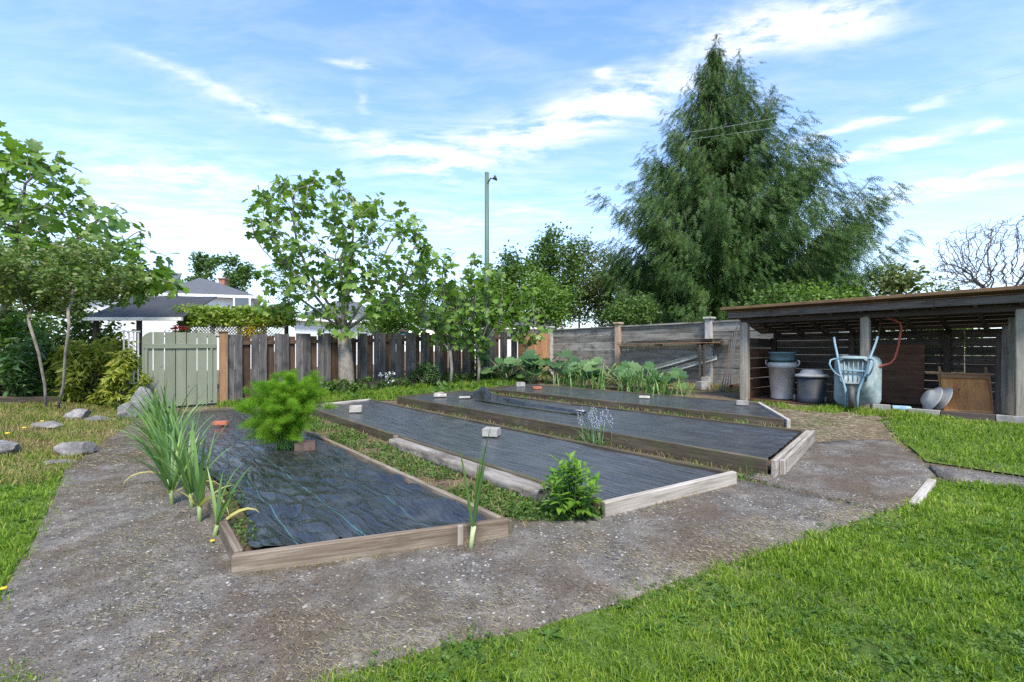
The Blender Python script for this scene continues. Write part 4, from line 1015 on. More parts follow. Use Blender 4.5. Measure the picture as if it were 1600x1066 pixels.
for i, (pp, ang, lab) in enumerate((((1462, 644), 1.02, 'grey plastic bowl stacked behind another, leaning on the table'), ((1456, 645), .95, 'paler grey bowl on its side left of the plywood table'))):
    q = G(*pp); g = Geo(); g.lathe([(.003, .10), (.09, .10), (.115, .085), (.15, .03), (.165, .03), (.19, .0), (.205, .0), (.205, -.012), (.18, -.012), (.14, .01), (.10, .07), (0, .082)], 32)
    tag(g.build('plastic_bowl', M_lid if i else M_binw, None, Matrix.Translation(q+Vector((.05+.05*(1-i), .05-.045*(1-i), .2))) @ (Vector((-.73*.85-.2, .68*.85-.25, .42)).to_track_quat('Z', 'Y').to_matrix().to_4x4()), True), lab, 'bowl', 'stacked bowls in the shed')
# boards leaning inside the right end, scrap timber and tray on the floor
for i in range(3): tag(board('leaning_board', SP(TR-.10-.07*i, .02, .25+.12*i), SP(TR-.09-.07*i, HF-.2-.1*i, .30+.15*i), .07, .02, -NV, (M_shedpost, M_fascia, M_shed)[i]), ('pale upright board leaning beside the end post of the shed', 'grey upright board, second in from the end post of the shed', 'dark upright board, third in from the end post')[i], 'board', 'boards leaning in the shed')
tag(board('scrap_plank', SP(st(1405), .03, .0), SP(st(1434), .035, .10), .10, .03, (0, 0, 1), M_shedpost), 'flat grey plank on the ground at the shed front', 'plank')
M_pkt = mat_plain('blue_white_packet', (.25, .42, .55), .5, .5, 14, dirt=(.7, .7, .68))
solid('seed_tray', (.22, .13, .05), SP(st(1408), .045, .03), -.6, M_pkt, 'blue and white tray on a plank at the shed front', 'tray')
solid('concrete_block', (.22, .14, .10), SP(st(1378), .0, -.02), -.7, M_concg, 'grey block on the ground right of the wheelbarrow', 'block')
tag(board('scrap_plank', SP(st(1560), .05, .2), SP(st(1590), .05, .3), .16, .03, (0, 0, 1), M_shed), 'dark plank lying inside the shed beside the plywood table', 'plank')
# ------------------------------------------------------------------ neighbours' buildings beyond the fence
M_siding, nt = newmat('white_siding'); p = coords(nt, rnd=False); sp = N(nt, 'ShaderNodeSeparateXYZ', {0: p})
saw = M2(nt, 'FRACT', M2(nt, 'MULTIPLY', sp.outputs[2], 5.5)); pbr(nt, mix(nt, noise_t(nt, p, 2.0, 5.0), (.68, .68, .68), (.78, .78, .77)), .6, saw, .7, .03)
M_shingle, nt = newmat('grey_shingle'); p = coords(nt, rnd=False)
br = N(nt, 'ShaderNodeTexBrick', {'Vector': N(nt, 'ShaderNodeMapping', {0: p, 'Rotation': (1.57, 0, 0)}).outputs[0], 'Scale': 6.0, 'Mortar Size': .01}); pbr(nt, mix(nt, .35, ramp(nt, noise_t(nt, p, 40.0, 4.0), [(.3, (.075, .078, .088)), (.7, (.14, .145, .16))]), br.outputs[0], 'MULTIPLY'), .9, noise_t(nt, p, 60.0), .4, .02)
M_glass = mat_plain('window_glass', (.06, .075, .085), .08, .2, 2, bump=0, spec=.8)
M_trim = mat_plain('white_trim', (.78, .78, .77), .5, .05, 3, bump=.05)
M_brickch = mat_plain('chimney_brick', (.30, .14, .09), .9, .3, 10)
def house(name, pts_eave, zwall, label, roof_pts, roof_faces, wins=(), extra=None):
    c = sum((Vector(p) for p in pts_eave), Vector())/len(pts_eave)
    r = thing(name, Vector((c.x, c.y, 0)), label, 'house')
    g = Geo(); n = len(pts_eave); V = []; T = []
    ins = [Vector(p)+(c-Vector(p)).normalized()*.45 for p in pts_eave]
    V = [(p.x, p.y, 0) for p in ins]+[(p.x, p.y, zwall-.03) for p in ins]
    for i in range(n):
        j = (i+1) % n; T += [(i, j, n+j), (i, n+j, n+i)]
    g.add(V, T); g.build('wall', M_siding, r)
    g = Geo(); g.add([tuple(p) for p in roof_pts], roof_faces); ro = g.build('roof', M_shingle, r)
    g = Geo()
    for i in range(n):
        a, b = Vector(pts_eave[i]), Vector(pts_eave[(i+1) % n]); a.z = b.z = zwall
        M = frame(a, b, (0, 0, 1)); L = (b-a).length
        gg = Geo(); gg.box((-L/2, -.07, -.10), (L/2, .07, .05)); V_ = gg.V[0] @ np.array(M)[:3, :3].T+np.array(M)[:3, 3]; g.add(V_, gg.T[0])
    g.build('gutter', M_trim, r)
    g = Geo(); g.add([(p.x, p.y, zwall-.06) for p in (Vector(q_) for q_ in pts_eave)], [(0, i, i+1) for i in range(1, n-1)]); g.build('soffit', M_trim, r)
    for (a, b, z0, z1) in wins:
        a, b = Vector(a), Vector(b); M = frame(a, b, (0, 0, 1)); L = (b-a).length
        g = Geo(); g.box((-L/2, -.05, z0), (L/2, .05, z1)); M2_ = M.copy(); M2_.translation.z = 0; w_ = g.build('window', M_trim, r, M2_)
        g = Geo(); g.box((-L/2+.09, -.06, z0+.09), (L/2-.09, .06, z1-.09)); g.build('pane', M_glass, w_, M2_)
    return r, ro
# two-part hip-roofed house
def gx(px_, Y): return (px_-800)/FPX*Y
def gz(py_, Y): return CAMH+(HORIZON-py_)/FPX*Y
Ya = 26.0
ea = [Vector((gx(247, Ya), Ya, 0)), Vector((gx(401, Ya+1.5), Ya+1.5, 0)), Vector((gx(395, Ya+7), Ya+8, 0)), Vector((gx(262, Ya+7), Ya+7, 0))]
zw = gz(459, Ya)
for p in ea: p.z = zw+.05
mid1 = Vector((gx(312, Ya+3.4), Ya+3.4, gz(434, Ya+3.4))); mid2 = Vector((gx(330, Ya+4.6), Ya+4.6, gz(434, Ya+3.4)))
hA, hAr = house('neighbour_house', ea, zw, 'white sided house with a grey hip roof beyond the gate', ea+[mid1, mid2], [(0, 1, 4), (1, 5, 4), (1, 2, 5), (2, 3, 5), (3, 4, 5), (3, 0, 4)],
    [(Vector((gx(363, Ya+.85), Ya+.95, 0)), Vector((gx(390, Ya+1.1), Ya+1.22, 0)), gz(486, Ya+1), gz(463, Ya+1))])
cq = Vector((gx(349, Ya+5), Ya+5, gz(436, Ya+5))); g = Geo(); g.box((cq.x-.2, cq.y-.2, cq.z-1.6), (cq.x+.2, cq.y+.2, cq.z-.05)); g.box((cq.x-.25, cq.y-.25, cq.z-.05), (cq.x+.25, cq.y+.25, cq.z+.05)); g.build('chimney', M_brickch, hAr)
Yb = 28.5
eb = [Vector((gx(90, Yb), Yb, 0)), Vector((gx(262, Yb), Yb, 0)), Vector((gx(262, Yb+9), Yb+9, 0)), Vector((gx(120, Yb+9), Yb+9, 0))]
zb_ = gz(461, Yb)
for p in eb: p.z = zb_+.05
rdg = [Vector((gx(170, Yb+4.5), Yb+4.5, gz(427, Yb+4.5))), Vector((gx(285, Yb+4.5), Yb+4.5, gz(427, Yb+4.5)))]
house('house_wing', eb, zb_, 'white house wing with a long grey roof behind the hip-roofed house', eb+rdg, [(0, 1, 5), (0, 5, 4), (1, 2, 5), (2, 3, 4), (2, 4, 5), (3, 0, 4)], [(Vector((gx(218, Yb+.35), Yb+.38, 0)), Vector((gx(244, Yb+.35), Yb+.38, 0)), gz(486, Yb), gz(465, Yb))])
Yc = 27.0
ec = [Vector((gx(452, Yc), Yc, 0)), Vector((gx(600, Yc+3), Yc+3, 0)), Vector((gx(620, Yc+10), Yc+10, 0)), Vector((gx(470, Yc+9), Yc+9, 0))]
zc_ = gz(498, Yc)
for p in ec: p.z = zc_+.05
house('low_house', ec, zc_, 'low white house with a dark roof behind the fig tree', ec+[Vector((gx(535, Yc+5), Yc+5, gz(470, Yc+5))), Vector((gx(560, Yc+6), Yc+6, gz(470, Yc+5)))], [(0, 1, 4), (1, 5, 4), (1, 2, 5), (2, 3, 5), (3, 4, 5), (3, 0, 4)], [(Vector((gx(470, Yc+.8), Yc+.85, 0)), Vector((gx(484, Yc+1), Yc+1.1, 0)), gz(513, Yc), gz(499, Yc)), (Vector((gx(520, Yc+1.8), Yc+1.9, 0)), Vector((gx(540, Yc+2), Yc+2.2, 0)), gz(516, Yc), gz(499, Yc))])
Yd = 30.0
ed_ = [Vector((gx(735, Yd), Yd, 0)), Vector((gx(890, Yd), Yd, 0)), Vector((gx(880, Yd+8), Yd+8, 0)), Vector((gx(750, Yd+8), Yd+8, 0))]
zd_ = gz(512, Yd)
for p in ed_: p.z = zd_+.05
house('far_house', ed_, zd_, 'low house roof glimpsed through the trees behind the cedar panel', ed_+[Vector((gx(775, Yd+4), Yd+4, gz(488, Yd+4))), Vector((gx(840, Yd+4), Yd+4, gz(488, Yd+4)))], [(0, 1, 5), (0, 5, 4), (1, 2, 5), (2, 3, 4), (2, 4, 5), (3, 0, 4)])
# dark-roofed open shelter beyond the gate
M_panel = mat_plain('dark_roof_panel', (.04, .042, .048), .75, .2, 3, bump=.2, spec=.3)
Ys = 12.6
sh = thing('garden_shelter', Vector((gx(212, Ys), Ys, H(gx(212, Ys), Ys))), 'open shelter with a dark panelled roof and white gutter beyond the gate', 'shelter')
lo, hi = gz(496, Ys), gz(464, Ys+1.6)
for i in range(4):
    a, b = i/4, (i+1)/4-.01
    ya0, yb0 = Ys+1.6*a, Ys+1.6*b; za0, zb0 = lo+(hi-lo)*a, lo+(hi-lo)*b
    g = Geo(); x0, x1 = gx(134, Ys), gx(286-6*a, Ys)
    up = Vector((0, -(hi-lo), 1.6)).normalized()
    board('roof_panel', Vector((x0, (ya0+yb0)/2, (za0+zb0)/2)), Vector((x1, (ya0+yb0)/2, (za0+zb0)/2)), .40*math.hypot(1.6, hi-lo)/1.6*.985, .03, up, M_panel, sh, i)
board('gutter', Vector((gx(134, Ys), Ys-.06, lo-.05)), Vector((gx(287, Ys), Ys-.06, lo-.05)), .08, .09, (0, 0, 1), M_trim, sh)
for px0 in (145, 213, 280): board('post', Vector((gx(px0, Ys), Ys+.1, 0)), Vector((gx(px0, Ys), Ys+.1, lo-.02)), .1, .1, (0, -1, 0), M_shed, sh)
# pergola with lattice
Yp = 13.2
pg = thing('pergola', Vector((gx(360, Yp), Yp, H(gx(360, Yp), Yp))), 'brown pergola with white lattice screens carrying the vine', 'pergola')
for z_, w_ in ((gz(505, Yp), .10), (gz(526, Yp), .06)): board('beam', Vector((gx(288, Yp), Yp, z_)), Vector((gx(450, Yp), Yp, z_)), w_, .08, (0, -1, 0), M_brown, pg)
for px0 in (292, 330, 372, 412, 446): board('post', Vector((gx(px0, Yp), Yp+.06, 0)), Vector((gx(px0, Yp), Yp+.06, gz(504, Yp))), .09, .09, (0, -1, 0), M_brown, pg)
g = Geo(); z0, z1 = gz(526, Yp), gz(507, Yp); hgt = z1-z0
for x_ in np.arange(gx(296, Yp), gx(432, Yp), .085):
    for sg in (-1, 1):
        a = Vector((x_, Yp-.03+.008*sg, z0)); b = a+Vector((sg*hgt, 0, hgt)); M = frame(a, b, (0, -1, 0)); gg = Geo(); L = (b-a).length; gg.box((-L/2, -.012, -.004), (L/2, .012, .004)); g.add(gg.V[0] @ np.array(M)[:3, :3].T+np.array(M)[:3, 3], gg.T[0])
o = g.build('lattice', M_white, pg)
# parasol, bird house on a blue post
um = thing('garden_parasol', Vector((gx(668, 17.5), 17.5, .2)), 'cream parasol just showing above the board fence', 'parasol')
g = Geo(); zt = gz(515, 17.5); g.lathe([(0, .0), (.30, -.07), (.62, -.22), (.62, -.235), (.28, -.09), (0, -.02)], 8); g.build('canopy', mat_plain('cream_cloth', (.62, .56, .44), .8, .06, 3), um, Matrix.Translation((gx(668, 17.5), 17.5, zt)))
g = Geo(); g.tube([(gx(668, 17.5), 17.5, .1), (gx(668, 17.5), 17.5, zt+.03)], .02, 8); g.build('pole', M_shed, um)
M_teal = mat_plain('teal_paint', (.05, .26, .28), .6, .15, 5)
bh = thing('bird_house', Vector((gx(629, 15.2), 15.2, .2)), 'small teal bird house above the board fence', 'bird house')
g = Geo(); bx_, bz_ = gx(629, 15.2), gz(524, 15.2); g.box((bx_-.09, 15.11, bz_-.05), (bx_+.09, 15.29, bz_+.12)); g.build('box', M_teal, bh)
g = Geo(); g.add([(bx_-.13, 15.06, bz_+.11), (bx_+.13, 15.06, bz_+.11), (bx_, 15.06, bz_+.22), (bx_-.13, 15.34, bz_+.11), (bx_+.13, 15.34, bz_+.11), (bx_, 15.34, bz_+.22)], [(0, 1, 2), (3, 5, 4), (0, 2, 5), (0, 5, 3), (1, 4, 5), (1, 5, 2), (0, 3, 4), (0, 4, 1)]); g.build('roof', M_shed, bh)
g = Geo(); g.tube([(bx_, 15.2, .1), (bx_, 15.2, bz_-.05)], .03, 8); g.build('post', M_shed, bh)
g = Geo(); g.tube([(gx(663, 15.6), 15.6, .1), (gx(663, 15.6), 15.6, gz(488, 15.6))], .035, 10); tag(g.build('blue_post', mat_plain('dark_blue_paint', (.02, .07, .13), .5, .1, 4), smooth=True), 'thin dark blue post rising behind the fence', 'post')
# power lines
M_wire = mat_plain('wire', (.50, .53, .58), .6, .05, 3, bump=0)
for i, (a, b, lab) in enumerate((((1062, 209), (1900, 6), 'upper power line crossing in front of the conifer'), ((1085, 217), (1900, 32), 'lower power line crossing in front of the conifer'))):
    A, B = at(a[0], a[1], 19.0), at(b[0], b[1], 10.0); P = []
    for k_ in range(25):
        t = k_/24; q = A.lerp(B, t); q.z -= .35*math.sin(math.pi*t); P.append(q)
    A2 = A+(A-B).normalized()*.3
    g = Geo(); g.tube([A2]+P, .0042, 5); tag(g.build('power_line', M_wire), lab, 'power line', 'power lines')
# ------------------------------------------------------------------ plants: growing tools
def colonize(start, attract, step, infl, kill, iters=90, up=.12, jit=.15, limbs=()):
    nodes = [np.array(p, float) for p in start]; par = [-1]+list(range(len(start)-1)); top_i = len(nodes)-1
    for lb_ in limbs:
        prev = top_i
        for q in lb_: nodes.append(np.array(q, float)); par.append(prev); prev = len(nodes)-1
    A = np.array(attract, float); seen = {}
    for it in range(iters):
        if not len(A): break
        Nd = np.array(nodes); D = np.linalg.norm(A[:, None]-Nd[None], axis=2); near = D.argmin(1); dm = D[np.arange(len(A)), near]
        act = dm < infl
        if not act.any(): break
        new = []
        for k_ in np.unique(near[act]):
            v_ = (A[act & (near == k_)]-nodes[k_]); v_ = (v_/np.linalg.norm(v_, axis=1)[:, None]).sum(0); v_ /= np.linalg.norm(v_)+1e-9
            v_ = v_+np.array([0, 0, up])+rng.normal(0, jit, 3); v_ /= np.linalg.norm(v_)
            q = nodes[k_]+v_*step; key = (k_, tuple(np.round(v_, 1)))
            if seen.get(k_, 0) > 3: continue
            seen[k_] = seen.get(k_, 0)+1; new.append((q, k_))
        if not new: break
        for q, k_ in new: nodes.append(q); par.append(int(k_))
        Nn = np.array([q for q, _ in new]); A = A[np.linalg.norm(A[:, None]-Nn[None], axis=2).min(1) > kill]
    return np.array(nodes), np.array(par)
def skeleton(geo, nodes, par, r_tip, expo=2.2, rmax=9, sides=(4, 7)):
    n = len(nodes); ch = [[] for _ in range(n)]
    for i, p in enumerate(par):
        if p >= 0: ch[p].append(i)
    R = np.zeros(n)
    for i in range(n-1, -1, -1): R[i] = r_tip if not ch[i] else min(rmax, sum(R[c]**expo for c in ch[i])**(1/expo))
    order = [0]; stack = [(0, None)]
    while stack:
        i, prev = stack.pop(); line = [prev, i] if prev is not None else [i]; cur = i
        while ch[cur]:
            c = sorted(ch[cur], key=lambda q: -R[q])
            for o in c[1:]: stack.append((o, cur))
            cur = c[0]; line.append(cur)
        if len(line) > 1:
            rr_ = [R[q] for q in line]
            if prev is not None: rr_[0] = min(R[prev], rr_[1]*1.15)
            geo.tube([Vector(nodes[q]) for q in line], rr_, sides[1] if R[line[-2]] > r_tip*4 or rr_[0] > r_tip*5 else sides[0], cap=True)
    tips = [i for i in range(n) if not ch[i]]
    return R, ch, tips
def ell(n, c, r, shell=.0, cut=None):
    out = []
    while len(out) < n:
        v_ = rng.normal(0, 1, 3); v_ /= np.linalg.norm(v_); v_ *= (shell+(1-shell)*rng.random()**(1/3))
        q = np.array(c)+v_*np.array(r)
        if cut is None or cut(q): out.append(q)
    return np.array(out)
def leaf_fold(pts, fold=.18, droop=.25):
    """outline points (x along, y half-widths>0) mirrored about the midrib; returns V,T with fold and droop"""
    V = [(0, 0, 0)]; T = []
    mids = [(x, 0) for x, y in pts]
    V = []
    for x, y in pts: V += [(x, 0), (x, y), (x, -y)]
    out = []
    for x, y in V: out.append((x, y, -droop*x*x+fold*abs(y)))
    for i in range(len(pts)-1):
        a, b = i*3, i*3+3; T += [(a, b, a+1), (b, b+1, a+1), (a, a+2, b), (b, a+2, b+2)]
    return out, T
LANCE = leaf_fold([(0, .0), (.3, .16), (.65, .13), (1, 0)], .3, .35)
OVAL = leaf_fold([(0, .0), (.3, .27), (.7, .24), (1, 0)], .25, .2)
def fig_leaf():
    P = [(0, 0), (-.06, .20), (.10, .42), (.26, .46), (.36, .27), (.50, .50), (.72, .52), (.66, .24), (.80, .20), (1.0, 0)]
    poly = P+[(x, -y) for x, y in P[-2:0:-1]]
    V = [(.42, 0, 0)]+[(x, y, -.22*x*x+.22*abs(y)-.25*y*y) for x, y in poly]; V[0] = (.42, 0, -.04)
    n = len(poly); T = [(0, 1+i, 1+(i+1) % n) for i in range(n)]
    return V, T
FIG = fig_leaf()
def orient(P, fwd, nrm, size):
    P, fwd, nrm = np.asarray(P, float), np.asarray(fwd, float), np.asarray(nrm, float)
    x = fwd/np.linalg.norm(fwd, axis=1)[:, None]; y = np.cross(nrm, x); y /= np.linalg.norm(y, axis=1)[:, None]+1e-9; z = np.cross(x, y)
    Ms = np.zeros((len(P), 4, 4)); s = np.asarray(size).reshape(-1, 1)
    Ms[:, :3, 0] = x*s; Ms[:, :3, 1] = y*s; Ms[:, :3, 2] = z*s; Ms[:, :3, 3] = P; Ms[:, 3, 3] = 1
    return Ms
def leaf_dirs(n, up=.25, spread=1.0):
    v_ = rng.normal(0, 1, (n, 3)); v_[:, 2] = v_[:, 2]*.5+up; v_ /= np.linalg.norm(v_, axis=1)[:, None]
    return v_
def leaves_as_parts(root, template, Ms, mat, limit=300, piece='leaf', rest='foliage'):
    """the leaves that show largest are parts, the rest one mass"""
    d = Ms[:, 1, 3]; order = np.argsort(d/np.maximum(.01, np.linalg.norm(Ms[:, :3, 0], axis=1)))
    me = tri_mesh(piece, np.array(template[0]), np.array(template[1]), True); me.materials.append(mat)
    inv = wm(root).inverted()
    for i in order[:limit]:
        o = bpy.data.objects.new(piece, me); C.objects.link(o); o.parent = root; o.matrix_basis = inv @ Matrix(Ms[i].tolist())
    if len(order) > limit:
        g = Geo(); g.add(*scatter(*template, Ms[order[limit:]])); o = g.build(rest, mat, root, smooth=True); o['kind'] = 'stuff'
def rosettes(tips, dirs, per, size, droop=.25):
    P = []; F = []; Nn = []; S = []
    for t, d in zip(tips, dirs):
        a0 = rng.uniform(0, 6.28); d = d/np.linalg.norm(d); ref = np.cross(d, [0.3, .2, 1]); ref /= np.linalg.norm(ref); r2 = np.cross(d, ref)
        for k_ in range(per):
            a = a0+k_*2.4+rng.normal(0, .2); out = ref*math.cos(a)+r2*math.sin(a); f = out+d*rng.uniform(.0, .7)+np.array([0, 0, rng.uniform(-.5, .1)-droop])
            f /= np.linalg.norm(f); pet = size*rng.uniform(.25, .6); b = t-d*.05*k_
            P.append(b+f*pet); F.append(f); nn = d*.6+np.array([0, 0, .8])+rng.normal(0, .25, 3); Nn.append(nn); S.append(size*rng.uniform(.65, 1.2))
    return orient(P, F, Nn, S)
M_fig = mat_leaf('fig_leaf', [(.055, .115, .018), (.09, .175, .026), (.145, .25, .04), (.21, .31, .062)], .38, .42, 1.5, .45)
M_figd = mat_leaf('small_tree_leaf', [(.06, .10, .022), (.10, .165, .035), (.155, .22, .055), (.23, .22, .10)], .35, .5, 1.4)
M_tree = mat_leaf('tree_leaf', [(.032, .070, .014), (.058, .115, .02), (.095, .165, .03), (.14, .21, .045)], .3, .5, 1.4)
M_treey = mat_leaf('olive_tree_leaf', [(.055, .08, .022), (.095, .13, .035), (.14, .18, .05), (.21, .21, .09)], .3, .55, 1.3)
# ------------------------------------------------------------------ fig trees
def fig_tree(name, base, trunk, attract, label, per, size, r_tip, infl, limit, mats=(M_fig, M_bark), step=.17, cat='tree', kill=.34, limbs=()):
    r = thing(name, base, label, cat)
    nodes, par = colonize([base+Vector((0, 0, -.1))]+trunk, attract, step, infl, kill, 120, .10, .12, limbs)
    g = Geo(); R, ch, tips = skeleton(g, nodes, par, r_tip, 2.25, .15); g.build('trunk', mats[1], r, smooth=True)
    T_ = []; D_ = []
    for t in tips: T_.append(nodes[t]); D_.append(nodes[t]-nodes[par[t]])
    side = [i for i in range(len(nodes)) if len(ch[i]) == 1 and R[i] < r_tip*1.9 and rng.random() < .22]
    for t in side: T_.append(nodes[t]); D_.append(nodes[t]-nodes[par[t]]+rng.normal(0, .1, 3))
    leaves_as_parts(r, FIG, rosettes(T_, D_, per, size), mats[0], limit)
    return r
# the fig in front of the fence
fb = W(-4.22, 11.75)
def figcut(q):                                       # open vase: leave the heart and the underside bare
    dx, dz = q[0]-fb.x, q[2]
    return not (abs(dx) < 1.2 and dz < 2.6) and (dz > 1.2+.45*abs(dx)-.25)
yy = fb.y
A = np.concatenate([ell(420, (fb.x-.75, yy, 4.1), (1.75, 1.5, 1.75), .25, figcut), ell(240, (fb.x+.95, yy, 3.6), (1.35, 1.4, 1.6), .2, figcut), ell(45, (fb.x-1.6, yy-.2, 4.9), (.9, .8, .7)), ell(24, (fb.x-1.9, yy, 2.3), (.6, .5, .3)), ell(70, (fb.x+.8, yy-.1, 2.25), (1.0, .8, .5)), ell(40, (fb.x-.6, yy-.2, 2.2), (.7, .7, .45)), ell(14, (fb.x, yy-.35, 1.75), (.6, .3, .2))])
A = A[A[:, 2] < 5.95]
tr_ = [fb+Vector((0, 0, .5)), fb+Vector((-.03, 0, .95)), fb+Vector((-.05, 0, 1.35)), fb+Vector((-.05, 0, 1.6))]
f1_ = fig_tree('fig_tree', fb, tr_, A, 'broad fig tree with grey trunk in front of the board fence', 6, .185, .0085, 1.3, 300, kill=.27,
    limbs=[[fb+Vector((-.05+a_*t_*1.0, b_*t_, 1.6+t_*c_)) for t_ in (.35, .8, 1.2)] for a_, b_, c_ in ((-1.05, .1, .75), (-.6, -.5, 1.3), (-.25, .4, 1.6), (.25, -.3, 1.5), (.6, .3, 1.2), (1.05, -.1, .75), (-.85, -.2, 1.1))])
g = Geo(); g.tube([fb+Vector((0, 0, -.1)), fb+Vector((0, 0, .15)), fb+Vector((-.01, 0, .6)), fb+Vector((-.05, 0, 1.4))], [.24, .205, .19, .16], 14); g.build('bole', M_bark, f1_, smooth=True)
# thinner many-stemmed fig near the lamp pole
f2 = W(-1.75, 13.0)
for i, (dx, dy, c, rad, n_, lab, px_) in enumerate(((0, 0, (-1.9, 13.1, 2.7), (1.2, .9, 1.5), 260, 'slender many-stemmed fig left of the lamp pole', 0), (.75, .35, (-1.0, 13.6, 2.5), (1.05, .8, 1.6), 210, 'slender fig with crooked stems right behind the lamp pole', 0), (2.2, 1.6, (.45, 14.6, 2.3), (.75, .7, 1.0), 80, 'small thin-trunked fig before the orange cedar panel', 0))):
    b = W(f2.x+dx, f2.y+dy)
    fig_tree('slender_fig', b, [b+Vector((.05, 0, .5)), b+Vector((.0, 0, 1.0))], np.concatenate([ell(n_, c, rad, .2), ell(8, (c[0], c[1], c[2]+rad[2]*.95), (.35, .3, .35))]), lab, 6, .19, .0085, 1.7, 150, step=.16, kill=.26, limbs=[[b+Vector((a_*.4, .1, 1.3)), b+Vector((a_, .1*a_, 1.8))] for a_ in (-.6, -.2, .3, .6)])
# fig and twin-stemmed tree on the bank at the left
lb = G(15, 606); lb = W(-13.2, 11.4)
A = np.concatenate([ell(520, (-8.35, 8.5, 3.2), (1.7, 1.2, 1.7), .1), ell(330, (-6.9, 8.3, 2.85), (1.5, .8, .8), .1), ell(240, (-9.3, 8.5, 4.1), (1.4, 1.0, 1.3), .1)])
A = A[(A[:, 2] > 2.15) & (A[:, 0] < -5.75) & (A[:, 2] < 5.3-.95*(A[:, 0]+8.9).clip(0))]
A = (A-np.array([0, 0, CAMH]))*1.22+np.array([0, 0, CAMH])
fig_tree('bank_fig_tree', lb, [lb+Vector((.15, 0, .6)), lb+Vector((.4, -.1, 1.2)), lb+Vector((.8, -.2, 1.8))], A, 'large-leaved fig spreading in from the picture edge above the bank', 6, .235, .011, 2.2, 300, kill=.31)
tb_ = W(-8.55, 8.55)
tw = thing('twin_stem_tree', tb_, 'twin-stemmed small tree with lichen-grey stems on the bank', 'tree')
allM = []; g = Geo()
for (dx, tx) in ((-.09, -.35), (.12, .45)):
    b = tb_+Vector((dx, 0, -.05)); k_ = Vector((tx*.45, 0, 0))
    nodes, par = colonize([b, b+Vector((.03+dx*.3, 0, .5))+k_*.2, b+Vector((.08+dx*.5, -.1, 1.1))+k_*.5, b+Vector((.12+dx*.7, -.2, 1.6))+k_], ell(150, (tb_.x+tx*1.3-.65, tb_.y+.45, tb_.z+2.5), (1.55, 1.3, .75), .1), .16, 1.9, .30, 100, .0, .2)
    R, ch, tips = skeleton(g, nodes, par, .006, 2.1, .075)
    sel = np.where(R < .02)[0]; idx = rng.choice(sel, 5200); P = nodes[idx]+rng.normal(0, .10, (5200, 3))
    allM.append(orient(P, leaf_dirs(5200, -.1), leaf_dirs(5200, .9), rng.uniform(.05, .11, 5200)))
g.build('trunk', M_bark, tw, smooth=True); g = Geo(); g.add(*scatter(*OVAL, np.concatenate(allM))); o = g.build('crown', M_figd, tw); o['kind'] = 'stuff'
# ------------------------------------------------------------------ leafy trees behind the fence
def leafy_tree(name, base, c, rad, n_att, n_leaf, size, mat, label, group='trees beyond the fence', bark=M_barkd, r_tip=.012, template=OVAL, step=.3, clump=.22, extra=None):
    r = thing(name, base, label, 'tree', group)
    A = ell(n_att, c, rad, .35)
    if extra is not None: A = np.concatenate([A, extra])
    hh = c[2]-rad[2]*.8-base.z
    st0 = [base+Vector((0, 0, max(.3, hh)*k_/3)) for k_ in range(4)]
    nodes, par = colonize(st0, A, step, max(rad)*1.2, step*1.6, 70, .05, .2)
    g = Geo(); R, ch, tips = skeleton(g, nodes, par, r_tip, 2.2, .22); g.build('trunk', bark, r, smooth=True)
    sel = np.where(R < r_tip*2.6)[0]; idx = rng.choice(sel, n_leaf); P = nodes[idx]+rng.normal(0, clump, (n_leaf, 3))
    g = Geo(); g.add(*scatter(*template, orient(P, leaf_dirs(n_leaf, -.05), leaf_dirs(n_leaf, .8), size*rng.uniform(.6, 1.3, n_leaf)))); o = g.build('crown', mat, r); o['kind'] = 'stuff'
    return r
def bt(px_, py_top, py_bot, Y, halfw):
    zt, zb = gz(py_top, Y), gz(py_bot, Y); return W(gx(px_, Y), Y), (gx(px_, Y), Y, (zt+zb)/2), (halfw/FPX*Y, halfw/FPX*Y*.8, (zt-zb)/2)
for (pxx, t_, b_, Y, hw, na, nl, sz, mt, lab) in (
    (800, 388, 505, 19.5, 36, 90, 5200, .14, M_tree, 'dark rounded tree directly right of the lamp pole'),
    (868, 352, 510, 20.5, 48, 140, 9000, .13, M_tree, 'tall dark-leaved tree left of the conifer'),
    (905, 372, 512, 23.0, 46, 130, 6000, .12, M_treey, 'thin olive-grey tree right beside the conifer'),
    (955, 398, 514, 22.5, 46, 110, 6500, .13, M_treey, 'olive bushy tree in front of the foot of the conifer'),
    (850, 425, 510, 18.2, 46, 80, 5600, .12, M_fig, 'brighter green bush low behind the wall corner'),
    (985, 462, 512, 17.5, 40, 60, 3600, .11, M_tree, 'low dark shrub showing above the grey wall'),
    (345, 396, 470, 38.0, 52, 110, 5200, .24, M_tree, 'dark flat-topped tree behind the house chimney'),
    (690, 440, 530, 20.0, 55, 110, 7500, .13, M_tree, 'dense shrub behind the slender figs and the fence'),
    (610, 462, 528, 19.0, 48, 70, 4200, .13, M_fig, 'green shrub behind the fence right of the fig trunk'),
    (450, 395, 480, 34.0, 34, 90, 1500, .14, M_treey, 'sparse grey tree far behind the fig tree'),
    (760, 430, 520, 18.6, 40, 80, 5200, .13, M_fig, 'leafy green shrub behind the lamp pole and the fence'),
    (1405, 412, 470, 14.5, 32, 60, 1100, .16, M_treey, 'open yellowish shrub above the shed roof'),
    (1290, 446, 500, 16.0, 60, 80, 4800, .12, M_fig, 'green shrub behind the shed at the foot of the conifer'),
    (1210, 445, 560, 15.5, 60, 80, 4800, .13, M_tree, 'dark shrub behind the left part of the shed'),
    (1470, 455, 560, 14.0, 50, 60, 3000, .13, M_tree, 'dark shrub hidden behind the right part of the shed')):
    leafy_tree('leafy_tree', *bt(pxx, t_, b_, Y, hw), na, nl, sz, mt, lab)
